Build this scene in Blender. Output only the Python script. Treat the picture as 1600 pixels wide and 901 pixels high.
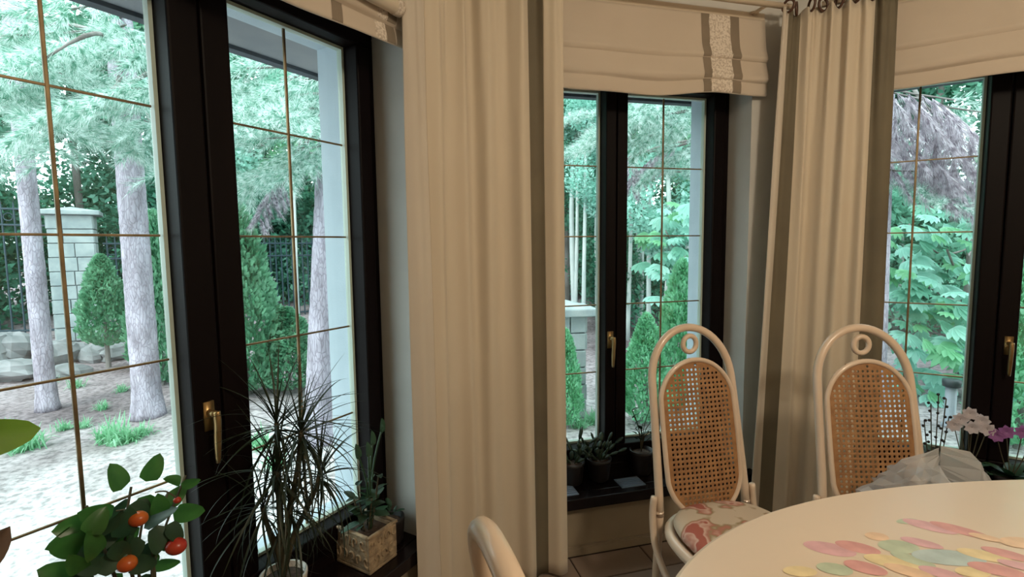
import bpy, math, random
import numpy as np
from mathutils import Vector, Matrix
random.seed(7); rng = np.random.default_rng(11)
for o in list(bpy.data.objects): bpy.data.objects.remove(o, do_unlink=True)
sc = bpy.context.scene; C = sc.collection
PI = math.pi; R = math.radians

# ------------------------------------------------------------------ camera
F = 791.855; PITCH = R(4.968); ROLL = R(-0.638); CZ = 1.40
fw = Vector((0, math.cos(PITCH), -math.sin(PITCH))); rt0 = Vector((1, 0, 0)); up0 = rt0.cross(fw)
RT = rt0*math.cos(ROLL) + up0*math.sin(ROLL); UP = -rt0*math.sin(ROLL) + up0*math.cos(ROLL)
CAM = Vector((0, 0, CZ))
cd = bpy.data.cameras.new('camera'); cd.sensor_width = 36; cd.sensor_fit = 'HORIZONTAL'; cd.lens = 36*F/1600
cd.clip_start = 0.02; cd.clip_end = 200
co = bpy.data.objects.new('camera', cd); C.objects.link(co)
m = Matrix((RT, UP, -fw)).transposed().to_4x4(); m.translation = CAM; co.matrix_world = m
sc.camera = co

# ------------------------------------------------------------------ world and sun
w = bpy.data.worlds.new('world'); sc.world = w; w.use_nodes = True
bg = w.node_tree.nodes['Background']; bg.inputs[0].default_value = (0.80, 0.97, 1.0, 1); bg.inputs[1].default_value = 3.9
sd = bpy.data.lights.new('sun', 'SUN'); sd.energy = 1.6; sd.angle = R(25); sd.color = (1, .97, .9)
so = bpy.data.objects.new('sun', sd); C.objects.link(so); so.location = (-6, -4, 12); so.rotation_euler = (R(38), R(-30), 0)
sc.view_settings.view_transform = 'Standard'; sc.view_settings.look = 'None'
sc.view_settings.gamma = 1; sc.view_settings.use_curve_mapping = False
sc.view_settings.exposure = 0.0

# ------------------------------------------------------------------ measuring helpers
P = 0.33; ROW = [CZ + (0.1012 + 2 - r)*P for r in range(6)]        # heights of the glazing bars
WD = [1.4768, 2.2607, 3.0004]; WA = [R(59.4635 - 45*i) for i in range(3)]
def tn(wi): a = WA[wi]; return Vector((math.cos(a), math.sin(a), 0)), Vector((-math.sin(a), math.cos(a), 0))
def wl(wi, s, o, z=0): t, n = tn(wi); q = t*s + n*(WD[wi]+o); q.z = z; return q
def ray(x, y): return fw + RT*((x-800)/F) - UP*((y-450.5)/F)
def at(x, y, Y): r = ray(x, y); return CAM + r*(Y/r.y)
def onz(z, x, y): r = ray(x, y); return CAM + r*((z-CZ)/r.z)
def meet(wa, oa, wb, ob):
    na, nb = tn(wa)[1], tn(wb)[1]; A = np.array([[na.x, na.y], [nb.x, nb.y]])
    return np.linalg.solve(A, [WD[wa]+oa, WD[wb]+ob])
def sof(wi, q): t, n = tn(wi); return t.x*q[0] + t.y*q[1]

# ------------------------------------------------------------------ materials
def mat(name, col, rough=.6, metal=0, col2=None, scale=20, bump=0, bscale=None, detail=4, coat=0, trans=0, spec=.5, stretch=None, sheen=0, lo=.35, hi=.65):
    M = bpy.data.materials.new(name); M.use_nodes = True; nt = M.node_tree; N = nt.nodes; L = nt.links
    b = N['Principled BSDF']; b.inputs['Base Color'].default_value = (*col, 1); b.inputs['Roughness'].default_value = rough
    b.inputs['Metallic'].default_value = metal; b.inputs['Specular IOR Level'].default_value = spec
    b.inputs['Coat Weight'].default_value = coat; b.inputs['Sheen Weight'].default_value = sheen
    tc = N.new('ShaderNodeTexCoord'); src = tc.outputs['Object']
    if stretch:
        mp = N.new('ShaderNodeMapping'); mp.inputs['Scale'].default_value = stretch; L.new(src, mp.inputs[0]); src = mp.outputs[0]
    if col2 is not None:
        n = N.new('ShaderNodeTexNoise'); n.inputs['Scale'].default_value = scale; n.inputs['Detail'].default_value = detail; L.new(src, n.inputs['Vector'])
        r = N.new('ShaderNodeValToRGB'); r.color_ramp.elements[0].position = lo; r.color_ramp.elements[1].position = hi
        r.color_ramp.elements[0].color = (*col, 1); r.color_ramp.elements[1].color = (*col2, 1)
        L.new(n.outputs['Fac'], r.inputs[0]); L.new(r.outputs[0], b.inputs['Base Color'])
    if bump:
        n2 = N.new('ShaderNodeTexNoise'); n2.inputs['Scale'].default_value = bscale or scale*3; n2.inputs['Detail'].default_value = detail; L.new(src, n2.inputs['Vector'])
        bp = N.new('ShaderNodeBump'); bp.inputs['Strength'].default_value = bump; bp.inputs['Distance'].default_value = .01
        L.new(n2.outputs['Fac'], bp.inputs['Height']); L.new(bp.outputs[0], b.inputs['Normal'])
    if trans:
        t = N.new('ShaderNodeBsdfTranslucent'); mx = N.new('ShaderNodeMixShader'); mx.inputs[0].default_value = trans
        if col2 is not None: L.new(r.outputs[0], t.inputs[0])
        else: t.inputs[0].default_value = (*col, 1)
        L.new(b.outputs[0], mx.inputs[1]); L.new(t.outputs[0], mx.inputs[2]); L.new(mx.outputs[0], N['Material Output'].inputs[0])
    return M
def glass_mat(name, tint=(.97, 1, .99), rough=.0, f=1.45, veil=0):
    M = bpy.data.materials.new(name); M.use_nodes = True; nt = M.node_tree; N = nt.nodes; L = nt.links; N.remove(N['Principled BSDF'])
    t = N.new('ShaderNodeBsdfTransparent'); t.inputs[0].default_value = (*tint, 1)
    g = N.new('ShaderNodeBsdfGlossy'); g.inputs['Roughness'].default_value = rough
    lw = N.new('ShaderNodeLayerWeight'); lw.inputs[0].default_value = .5; pw = N.new('ShaderNodeMath'); pw.operation = 'POWER'; pw.inputs[1].default_value = 5; L.new(lw.outputs['Facing'], pw.inputs[0])
    ma = N.new('ShaderNodeMath'); ma.operation = 'MULTIPLY_ADD'; ma.inputs[1].default_value = .9; ma.inputs[2].default_value = .025; L.new(pw.outputs[0], ma.inputs[0]); mx = N.new('ShaderNodeMixShader')
    L.new(ma.outputs[0], mx.inputs[0]); L.new(t.outputs[0], mx.inputs[1]); L.new(g.outputs[0], mx.inputs[2])
    out = mx.outputs[0]
    if veil:
        d = N.new('ShaderNodeBsdfDiffuse'); d.inputs[0].default_value = (.8, .8, .8, 1); m2 = N.new('ShaderNodeMixShader'); m2.inputs[0].default_value = veil
        L.new(out, m2.inputs[1]); L.new(d.outputs[0], m2.inputs[2]); out = m2.outputs[0]
    L.new(out, N['Material Output'].inputs[0]); return M
M = {}
M['plaster'] = mat('plaster', (.56, .55, .52), .85, col2=(.52, .51, .48), scale=6, bump=.05, bscale=60)
M['wallpaint'] = mat('wall_paint', (.60, .52, .42), .8, col2=(.56, .49, .39), scale=5, bump=.05, bscale=80)
M['facade'] = mat('facade_render', (.50, .58, .64), .9, col2=(.46, .54, .60), scale=8, bump=.1, bscale=120)
M['soffit'] = mat('soffit_paint', (.30, .30, .31), .9, col2=(.24, .25, .27), scale=5)
M['gutter'] = mat('eave_board', (.08, .09, .11), .7, col2=(.05, .06, .07), scale=10)
M['lowerwall'] = mat('lower_wall_beige', (.33, .265, .185), .8, col2=(.30, .24, .165), scale=5, bump=.05, bscale=80)  # darker beige for the part of the wall below the sills
M['ceil'] = mat('ceiling_paint', (.75, .72, .66), .9)
M['wood'] = mat('dark_wood', (.0035, .0018, .0020), .5, col2=(.006, .003, .003), scale=8, stretch=(1, 1, .1), bump=.04, bscale=60, spec=.10)
M['sillwood'] = mat('dark_sill', (.005, .003, .0035), .25, col2=(.009, .005, .005), scale=8, stretch=(.15, 1, 1), spec=.35)
M['bead'] = mat('pale_spacer', (.45, .56, .48), .45, col2=(.48, .56, .50), scale=6)
M['brass'] = mat('brass', (.30, .22, .12), .45, .7, col2=(.15, .11, .065), scale=14)
M['oldbrass'] = mat('handle_brass', (.50, .34, .15), .35, .9, col2=(.36, .22, .09), scale=12)
M['glass'] = glass_mat('window_glass')
M['crystal'] = glass_mat('crystal', (.92, .94, .96), .08, 1.5, .25)
M['grout'] = mat('grout', (.045, .03, .025), .9)
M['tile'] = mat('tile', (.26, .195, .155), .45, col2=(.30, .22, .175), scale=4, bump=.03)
M['base'] = mat('skirting', (.33, .265, .185), .5, col2=(.29, .235, .165), scale=8)
M['curtain'] = mat('cream_curtain', (.68, .59, .465), .9, col2=(.65, .56, .435), scale=1.5, bump=.05, bscale=500, trans=.10, sheen=.2)
M['olive'] = mat('olive_band', (.155, .13, .085), .8, col2=(.125, .105, .07), scale=4, bump=.08, bscale=400)
M['lining'] = mat('pale_lining', (.68, .61, .52), .9, col2=(.64, .57, .48), scale=3, bump=.06, bscale=500, trans=.15)
M['blind'] = mat('blind_linen', (.68, .585, .48), .9, col2=(.65, .555, .45), scale=4, bump=.10, bscale=400, trans=.18)
M['ribbon'] = mat('taupe_ribbon', (.24, .19, .14), .8, col2=(.20, .16, .115), scale=8)
M['lace'] = mat('lace', (.74, .66, .57), .9, col2=(.50, .42, .34), scale=120, bump=.3, bscale=160, lo=.45, hi=.6)
M['rod'] = mat('cream_rod', (.62, .52, .40), .45)
M['ring'] = mat('brown_ring', (.10, .045, .025), .4, col2=(.055, .025, .018), scale=30)
M['cream'] = mat('cream_lacquer', (.66, .52, .40), .32, col2=(.62, .48, .36), scale=10, coat=.3)
M['cane'] = mat('cane', (.36, .185, .075), .55, col2=(.26, .125, .05), scale=40)
M['cushion'] = None
M['table'] = mat('cream_table', (.72, .58, .455), .35, col2=(.70, .565, .44), scale=5, coat=.2)
M['bag'] = glass_mat('clear_plastic', (.86, .86, .87), .15, 1.5, .30)
M['pot_white'] = mat('white_ceramic', (.62, .58, .52), .3, col2=(.56, .52, .46), scale=12)
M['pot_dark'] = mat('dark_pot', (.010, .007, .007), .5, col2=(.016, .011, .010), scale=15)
M['soil'] = mat('soil', (.03, .02, .014), .95, col2=(.07, .04, .025), scale=60, bump=.6, bscale=80)
M['carved'] = mat('carved_stone', (.42, .31, .19), .7, col2=(.22, .16, .10), scale=35, bump=.9, bscale=55, detail=6)
M['leafA'] = mat('ficus_leaf', (.030, .105, .022), .35, col2=(.055, .16, .03), scale=14, trans=.28)
M['leafB'] = mat('dark_leaf', (.018, .05, .026), .45, col2=(.03, .075, .03), scale=14, trans=.15)
M['leafbig'] = mat('yellow_green_leaf', (.12, .22, .02), .4, col2=(.17, .28, .03), scale=10, trans=.35)
M['leafdry'] = mat('dry_leaf', (.07, .04, .025), .7, col2=(.12, .07, .04), scale=20)
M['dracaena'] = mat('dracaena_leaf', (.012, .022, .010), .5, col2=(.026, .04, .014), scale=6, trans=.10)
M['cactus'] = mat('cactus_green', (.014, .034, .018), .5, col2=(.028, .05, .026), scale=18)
M['stem'] = mat('stem', (.08, .07, .035), .7, col2=(.05, .045, .025), scale=20)
M['fruit_red'] = mat('red_fruit', (.50, .035, .025), .3, col2=(.42, .05, .02), scale=12, trans=.1)
M['fruit_or'] = mat('orange_fruit', (.62, .17, .025), .3, col2=(.50, .08, .02), scale=10, trans=.15)
M['petal_w'] = mat('white_petal', (.62, .55, .58), .6, trans=.2)
M['petal_p'] = mat('violet_petal', (.32, .12, .34), .6, trans=.2)
# garden
M['bark'] = mat('pine_bark', (.30, .26, .28), .9, col2=(.56, .50, .54), scale=7, stretch=(1, 1, .35), bump=1.0, bscale=14, detail=8, lo=.38, hi=.56)
M['barkdark'] = mat('dark_bark', (.12, .11, .10), .9, col2=(.26, .24, .23), scale=8, stretch=(1, 1, .3), bump=.8, bscale=20)
M['palebark'] = mat('pale_bark', (.40, .46, .46), .9, col2=(.58, .62, .60), scale=8, stretch=(1, 1, .3))
M['needle'] = mat('pine_needle', (.17, .40, .30), .6, col2=(.86, .95, .93), scale=22, detail=1, trans=.5, lo=.40, hi=.60)
M['needledead'] = mat('dry_needle', (.30, .25, .30), .8, col2=(.78, .72, .78), scale=22, detail=1, trans=.45, lo=.4, hi=.6)
def ground_mat():
    Mt = bpy.data.materials.new('garden_ground'); Mt.use_nodes = True; nt = Mt.node_tree; N = nt.nodes; L = nt.links; b = N['Principled BSDF']; b.inputs['Roughness'].default_value = .95; b.inputs['Specular IOR Level'].default_value = .1
    tc = N.new('ShaderNodeTexCoord')
    def noise(s, d): n = N.new('ShaderNodeTexNoise'); n.inputs['Scale'].default_value = s; n.inputs['Detail'].default_value = d; L.new(tc.outputs['Object'], n.inputs['Vector']); return n
    def ramp(src, stops):
        r = N.new('ShaderNodeValToRGB'); e = r.color_ramp.elements; e[0].position, e[1].position = stops[0][0], stops[-1][0]; e[0].color, e[1].color = (*stops[0][1], 1), (*stops[-1][1], 1)
        for p_, c_ in stops[1:-1]: q = e.new(p_); q.color = (*c_, 1)
        L.new(src, r.inputs[0]); return r
    r1 = ramp(noise(.9, 5).outputs['Fac'], [(.36, (.24, .22, .22)), (.5, (.40, .38, .38)), (.62, (.52, .51, .51))])
    r2 = ramp(noise(24, 8).outputs['Fac'], [(.36, (.62, .61, .61)), (.50, (1.0, .99, .99)), (.64, (1.22, 1.2, 1.2))])
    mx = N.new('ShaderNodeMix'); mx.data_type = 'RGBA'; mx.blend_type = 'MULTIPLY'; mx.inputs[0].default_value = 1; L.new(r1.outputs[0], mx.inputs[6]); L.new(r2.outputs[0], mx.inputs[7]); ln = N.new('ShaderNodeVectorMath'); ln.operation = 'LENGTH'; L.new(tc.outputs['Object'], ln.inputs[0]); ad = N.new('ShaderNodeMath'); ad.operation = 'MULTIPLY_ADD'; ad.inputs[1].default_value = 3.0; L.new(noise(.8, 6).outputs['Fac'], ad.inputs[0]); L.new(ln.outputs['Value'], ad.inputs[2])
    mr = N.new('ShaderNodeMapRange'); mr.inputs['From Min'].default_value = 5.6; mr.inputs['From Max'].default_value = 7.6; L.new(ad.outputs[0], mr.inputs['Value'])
    r3 = ramp(mr.outputs[0], [(0, (1.25, 1.25, 1.25)), (1, (.62, .55, .58))]); m3 = N.new('ShaderNodeMix'); m3.data_type = 'RGBA'; m3.blend_type = 'MULTIPLY'; m3.inputs[0].default_value = 1; L.new(mx.outputs[2], m3.inputs[6]); L.new(r3.outputs[0], m3.inputs[7]); L.new(m3.outputs[2], b.inputs['Base Color'])  # darker, browner far from the house: tree shade painted in with the litter
    bp = N.new('ShaderNodeBump'); bp.inputs['Strength'].default_value = .7; bp.inputs['Distance'].default_value = .05; L.new(noise(9, 9).outputs['Fac'], bp.inputs['Height']); L.new(bp.outputs[0], b.inputs['Normal']); return Mt
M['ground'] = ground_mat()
def bark_mat():
    Mt = bpy.data.materials.new('pine_bark'); Mt.use_nodes = True; nt = Mt.node_tree; N = nt.nodes; L = nt.links; b = N['Principled BSDF']; b.inputs['Roughness'].default_value = .95; b.inputs['Specular IOR Level'].default_value = .1
    tc = N.new('ShaderNodeTexCoord'); mp = N.new('ShaderNodeMapping'); mp.inputs['Scale'].default_value = (1, 1, .30); L.new(tc.outputs['Object'], mp.inputs[0])
    nz = N.new('ShaderNodeTexNoise'); nz.inputs['Scale'].default_value = 12; nz.inputs['Detail'].default_value = 6; L.new(mp.outputs[0], nz.inputs['Vector'])
    mxv = N.new('ShaderNodeMix'); mxv.data_type = 'RGBA'; mxv.inputs[0].default_value = .08; L.new(mp.outputs[0], mxv.inputs[6]); L.new(nz.outputs['Color'], mxv.inputs[7])
    v = N.new('ShaderNodeTexVoronoi'); v.feature = 'DISTANCE_TO_EDGE'; v.inputs['Scale'].default_value = 48; L.new(mxv.outputs[2], v.inputs['Vector'])
    r = N.new('ShaderNodeValToRGB'); e = r.color_ramp.elements; e[0].position = 0; e[0].color = (.33, .30, .345, 1); e[1].position = .12; e[1].color = (.47, .44, .50, 1); L.new(v.outputs['Distance'], r.inputs[0])
    r2 = N.new('ShaderNodeValToRGB'); e = r2.color_ramp.elements; e[0].position = .35; e[0].color = (.62, .60, .62, 1); e[1].position = .65; e[1].color = (1.1, 1.08, 1.12, 1); L.new(nz.outputs['Fac'], r2.inputs[0])
    mx = N.new('ShaderNodeMix'); mx.data_type = 'RGBA'; mx.blend_type = 'MULTIPLY'; mx.inputs[0].default_value = 1; L.new(r.outputs[0], mx.inputs[6]); L.new(r2.outputs[0], mx.inputs[7]); L.new(mx.outputs[2], b.inputs['Base Color'])
    bp = N.new('ShaderNodeBump'); bp.inputs['Strength'].default_value = .9; bp.inputs['Distance'].default_value = .02; L.new(r.outputs[0], bp.inputs['Height']); L.new(bp.outputs[0], b.inputs['Normal']); return Mt
M['bark'] = bark_mat()
def leafm(n, a, b, s=1.6, t=.45): return mat(n, a, .5, col2=b, scale=s, trans=t)  # leaf tones lightened in place of haze in the air
M['lv1'] = leafm('leaf_deep', (.03, .14, .085), (.13, .40, .27))
M['lv2'] = leafm('leaf_mid', (.09, .32, .22), (.30, .62, .48))
M['lv3'] = leafm('leaf_bright', (.17, .50, .25), (.40, .74, .50))
M['lv4'] = leafm('leaf_mint', (.30, .62, .52), (.55, .85, .78), 2.5)
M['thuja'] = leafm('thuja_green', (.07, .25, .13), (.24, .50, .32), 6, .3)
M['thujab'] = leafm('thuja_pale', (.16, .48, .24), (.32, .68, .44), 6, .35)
M['grassm'] = leafm('grass_green', (.18, .46, .24), (.36, .66, .44), 6, .4)
M['stone'] = mat('pillar_stone', (.24, .29, .30), .9, col2=(.36, .41, .41), scale=5, bump=.6, bscale=18)
M['mortar'] = mat('mortar', (.15, .18, .19), .95)
M['boulder'] = mat('boulder', (.15, .16, .165), .9, col2=(.29, .29, .30), scale=3, bump=.7, bscale=10)
M['iron'] = mat('wrought_iron', (.02, .045, .06), .6)
M['lampgrey'] = mat('lamp_grey', (.33, .35, .40), .5); M['lampcap'] = mat('lamp_cap', (.04, .05, .055), .5)

# ------------------------------------------------------------------ mesh helpers
class MB:
    def __init__(s): s.v = []; s.f = []; s.mi = []; s.cur = 0
    def face(s, *i): s.f.append(tuple(i)); s.mi.append(s.cur)
    def box(s, x0, x1, y0, y1, z0, z1):
        b = len(s.v); s.v += [(x, y, z) for z in (z0, z1) for y in (y0, y1) for x in (x0, x1)]
        for q in ((0,2,3,1),(4,5,7,6),(0,1,5,4),(2,6,7,3),(0,4,6,2),(1,3,7,5)): s.face(*[b+i for i in q])
        return s
    def prism(s, poly, z0, z1):
        b = len(s.v); n = len(poly); s.v += [(p[0], p[1], z0) for p in poly] + [(p[0], p[1], z1) for p in poly]
        s.face(*[b+n-1-i for i in range(n)]); s.face(*[b+n+i for i in range(n)])
        for i in range(n): j = (i+1) % n; s.face(b+i, b+j, b+n+j, b+n+i)
        return s
    def tube(s, pts, rad, seg=8, closed=False, flat=1.0, ref=(0, 0, 1)):
        pts = [Vector(p) for p in pts]; n = len(pts); b = len(s.v)
        if not hasattr(rad, '__len__'): rad = [rad]*n
        nrm = None
        for i, p in enumerate(pts):
            if closed: d = pts[(i+1) % n] - pts[i-1]
            else: d = pts[min(i+1, n-1)] - pts[max(i-1, 0)]
            d.normalize()
            if nrm is None:
                nrm = Vector(ref); 
                if abs(nrm.dot(d)) > .95: nrm = Vector((1, 0, 0)) if abs(d.x) < .9 else Vector((0, 1, 0))
            nrm = (nrm - d*nrm.dot(d)).normalized(); bi = d.cross(nrm)
            for k in range(seg):
                a = 2*PI*k/seg; s.v.append(tuple(p + nrm*(math.cos(a)*rad[i]*flat) + bi*(math.sin(a)*rad[i])))
        for i in range(n if closed else n-1):
            j = (i+1) % n
            for k in range(seg): l = (k+1) % seg; s.face(b+i*seg+k, b+i*seg+l, b+j*seg+l, b+j*seg+k)
        if not closed:
            s.face(*[b+seg-1-k for k in range(seg)]); s.face(*[b+(n-1)*seg+k for k in range(seg)])
        return s
    def lathe(s, prof, seg=24, c=(0, 0, 0)):
        b = len(s.v); n = len(prof)
        for r, z in prof:
            for k in range(seg): a = 2*PI*k/seg; s.v.append((c[0]+r*math.cos(a), c[1]+r*math.sin(a), c[2]+z))
        for i in range(n-1):
            for k in range(seg): l = (k+1) % seg; s.face(b+i*seg+k, b+i*seg+l, b+(i+1)*seg+l, b+(i+1)*seg+k)
        if prof[0][0] > 1e-5: s.face(*[b+seg-1-k for k in range(seg)])
        if prof[-1][0] > 1e-5: s.face(*[b+(n-1)*seg+k for k in range(seg)])
        return s
    def grid(s, fn, nu, nv):
        b = len(s.v)
        for j in range(nv+1):
            for i in range(nu+1): s.v.append(tuple(fn(i/nu, j/nv)))
        for j in range(nv):
            for i in range(nu): a = b+j*(nu+1)+i; s.face(a, a+1, a+nu+2, a+nu+1)
        return s
    def blob(s, c, r, seg=10, rings=6, jit=0):
        b = len(s.v); rx, ry, rz = r if hasattr(r, '__len__') else (r, r, r)
        for i in range(rings+1):
            th = PI*i/rings
            for k in range(seg):
                a = 2*PI*k/seg; q = 1 + (random.uniform(-jit, jit) if 0 < i < rings else 0)
                s.v.append((c[0]+rx*q*math.sin(th)*math.cos(a), c[1]+ry*q*math.sin(th)*math.sin(a), c[2]+rz*q*math.cos(th)))
        for i in range(rings):
            for k in range(seg): l = (k+1) % seg; s.face(b+i*seg+k, b+(i+1)*seg+k, b+(i+1)*seg+l, b+i*seg+l)
        return s
    def mesh(s, name, mats, smooth=False, off=(0, 0, 0)):
        me = bpy.data.meshes.new(name)
        v = [(a-off[0], b-off[1], c-off[2]) for a, b, c in s.v]
        me.from_pydata(v, [], s.f)
        for q in (mats if isinstance(mats, (list, tuple)) else [mats]): me.materials.append(q)
        if isinstance(mats, (list, tuple)): me.polygons.foreach_set('material_index', s.mi)
        if smooth: me.polygons.foreach_set('use_smooth', [True]*len(me.polygons))
        me.update(); return me
    def build(s, name, mats, parent=None, smooth=False, off=(0, 0, 0), bevel=0, loc=None, rz=0):
        o = put(name, s.mesh(name, mats, smooth, off), parent)
        if loc is not None: o.location = loc
        if rz: o.rotation_euler.z = rz
        if bevel:
            b = o.modifiers.new('bevel', 'BEVEL'); b.width = bevel; b.segments = 2; b.limit_method = 'ANGLE'
        return o
def put(name, me, parent=None, loc=(0, 0, 0), rot=(0, 0, 0), scale=(1, 1, 1)):
    o = bpy.data.objects.new(name, me); C.objects.link(o); o.parent = parent
    o.location = loc; o.rotation_euler = rot; o.scale = scale; return o
def tag(o, label=None, cat=None, group=None, kind=None):
    if label: o['label'] = label
    if cat: o['category'] = cat
    if group: o['group'] = group
    if kind: o['kind'] = kind
    return o
def empty(name, loc=(0, 0, 0), rz=0):
    o = bpy.data.objects.new(name, None); C.objects.link(o); o.location = loc; o.rotation_euler.z = rz; o.empty_display_size = .1; return o
def struct(o): o['kind'] = 'structure'; return o
def spline(pts, n):
    pts = [Vector(p) for p in pts]; out = []; k = len(pts)-1
    for i in range(n+1):
        t = i/n*k; j = min(int(t), k-1); u = t-j
        p0 = pts[max(j-1, 0)]; p1 = pts[j]; p2 = pts[j+1]; p3 = pts[min(j+2, k)]
        out.append(.5*((2*p1) + (p2-p0)*u + (2*p0-5*p1+4*p2-p3)*u*u + (3*p1-p0-3*p2+p3)*u**3))
    return out
def tris_mesh(name, V, nper, matl):
    """V: (N,nper,3) array of small separate faces"""
    N = V.shape[0]; me = bpy.data.meshes.new(name); me.vertices.add(N*nper); me.loops.add(N*nper); me.polygons.add(N)
    me.vertices.foreach_set('co', V.reshape(-1).astype('f4')); me.loops.foreach_set('vertex_index', np.arange(N*nper, dtype='i4'))
    me.polygons.foreach_set('loop_start', np.arange(0, N*nper, nper, dtype='i4')); me.polygons.foreach_set('loop_total', np.full(N, nper, dtype='i4'))
    me.materials.append(matl); me.update(calc_edges=True); return me

# ================================================================== ROOM SHELL
IN = -.215; FR0 = -.06; FR1 = .035; OUT = .17; ZF = 0; ZCEIL = 2.75
# glass edges of each window in its wall's own coordinate: left sash (l,r), right sash (l,r)
GL = [((.262, .685), (.871, 1.303)), ((.580, 1.003), (1.140, 1.5695)), ((.190, .6176), (.785, 1.213))]
GV = [(.4775, 1.083), (.790, 1.352), (.404, 1.000)]
FL = [(.150, 1.411), (.468, 1.680), (.080, 1.325)]
ZB, ZT = ROW[5]-.11, ROW[0]+.11          # frame bottom and top
SILLT = .29; SILLB = .24
c01i = meet(0, IN, 1, IN); c12i = meet(1, IN, 2, IN); c01o = meet(0, OUT, 1, OUT); c12o = meet(1, OUT, 2, OUT)
SIN = [(-.01, sof(0, c01i)), (sof(1, c01i), sof(1, c12i)), (sof(2, c12i), 1.53)]
SOUT = [(-.10, sof(0, c01o)), (sof(1, c01o), sof(1, c12o)), (sof(2, c12o), 1.62)]
def wallmesh(wi, name, lay):
    mb = MB(); L, Rr = FL[wi]
    def seg(s0, s1, o0, o1, z0, z1, s0b=None, s1b=None):
        s0b = s0 if s0b is None else s0b; s1b = s1 if s1b is None else s1b
        mb.prism([(s0, o0), (s1, o0), (s1b, o1), (s0b, o1)], z0, z1)
    def lerp(a, b, t): return a+(b-a)*t
    def ends(o): t = (o-IN)/(OUT-IN); return lerp(SIN[wi][0], SOUT[wi][0], t), lerp(SIN[wi][1], SOUT[wi][1], t)
    for o0, o1, dl, zb, zt in (((IN, FR1, 0, SILLB, ZT+.02),) if lay == 0 else ((FR1, OUT, .06, ZB+.04, ZT-.06),)):
        a0, b0 = ends(o0); a1, b1 = ends(o1); l, r = L+dl, Rr-dl
        seg(a0, l, o0, o1, -.3 if lay else 0, ZCEIL, a1, l); seg(r, b0, o0, o1, -.3 if lay else 0, ZCEIL, r, b1)
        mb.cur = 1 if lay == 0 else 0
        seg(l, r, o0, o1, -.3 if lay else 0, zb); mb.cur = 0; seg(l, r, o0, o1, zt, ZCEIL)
    o = mb.build(name, [M['plaster'], M['lowerwall']] if lay == 0 else M['facade'], loc=wl(wi, 0, 0, 0), rz=WA[wi]); return struct(o)
for wi, nm in enumerate(('wall_left', 'wall_center', 'wall_right')):
    wallmesh(wi, nm, 0); wallmesh(wi, nm+'_outer', 1)
# eaves above the windows
for wi, dep, nm in ((0, .44, 'trim_1'), (1, .24, 'trim_2'), (2, .24, 'trim_3')):
    mb = MB(); mb.box(SOUT[wi][0]-.2, SOUT[wi][1]+(.1 if wi == 0 else .05), OUT+.002, dep, 2.165, 2.30)
    o = struct(mb.build(nm, M['soffit'], loc=wl(wi, 0, 0, 0), rz=WA[wi]))
    mb = MB(); mb.box(SOUT[wi][0]-.2, SOUT[wi][1]+(.1 if wi == 0 else .05), dep, dep+.045, 2.150, 2.32)
    mb.build('eave_board', M['gutter'], o)
C0 = wl(0, -.01, IN); C3 = wl(2, 1.53, IN)
XL, XR, YB = C0.x, C3.x+.75, -2.6
inner = [(C0.x, C0.y), (c01i[0], c01i[1]), (c12i[0], c12i[1]), (C3.x, C3.y), (XR, C3.y-.75), (XR, YB), (XL, YB)]
t_ = .12
struct(MB().prism([(XL, YB-t_), (XL-t_, YB-t_), (XL-t_, C0.y), (XL, C0.y)][::-1], 0, ZCEIL).build('wall_side_left', M['wallpaint']))
struct(MB().prism([(XL, YB-t_), (XR, YB-t_), (XR, YB), (XL, YB)], 0, ZCEIL).build('wall_back', M['wallpaint']))
struct(MB().prism([(XR, YB-t_), (XR+t_, YB-t_), (XR+t_, C3.y-.75), (XR, C3.y-.75)], 0, ZCEIL).build('wall_side_right', M['wallpaint']))
struct(MB().prism([(C3.x, C3.y), (XR, C3.y-.75), (XR+.1, C3.y-.66), (C3.x+.12, C3.y+.14)], 0, ZCEIL).build('wall_corner_right', M['wallpaint']))
ext = [(XL-.15, YB-.15), (XR+.15, YB-.15), (XR+.15, C3.y-.75), (C3.x+.2, C3.y+.2), (c12o[0], c12o[1]), (c01o[0], c01o[1]), (C0.x-.25, C0.y+.15)]
struct(MB().prism(ext, ZCEIL, ZCEIL+.12).build('ceiling', M['ceil']))
fl = struct(MB().prism(inner[::-1], -.06, -.004).build('floor', M['grout']))
# floor tiles laid along the centre wall
t1, n1 = tn(1); TP = .345
tme = {}
def inside(q, marg=.05):
    n = len(inner); s = 0
    for i in range(n):
        a = inner[i]; b = inner[(i+1) % n]; cr = (b[0]-a[0])*(q.y-a[1]) - (b[1]-a[1])*(q.x-a[0])
        if -cr/math.hypot(b[0]-a[0], b[1]-a[1]) < marg: return False
    return True
for i in range(-9, 12):
    for j in range(0, 12):
        s0 = .773 + i*TP
        if j == 0: o0, o1 = -.396, -.24
        else: o1 = -.402 - (j-1)*TP; o0 = o1 - TP + .006
        cs = [wl(1, s, o) for s in (s0+.003, s0+TP-.003) for o in (o0, o1)]
        if not all(inside(q, .0) for q in cs): continue
        if cs[0].y < .2: continue
        key = 0 if j == 0 else 1
        if key not in tme:
            mb = MB(); a, b = (TP-.006)/2, (o1-o0)/2; mb.box(-a, a, -b, b, -.008, 0)
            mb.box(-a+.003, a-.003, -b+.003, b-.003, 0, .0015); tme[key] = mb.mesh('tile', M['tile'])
        put('tile', tme[key], fl, wl(1, s0+TP/2, (o0+o1)/2, 0), (0, 0, WA[1]))
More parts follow.
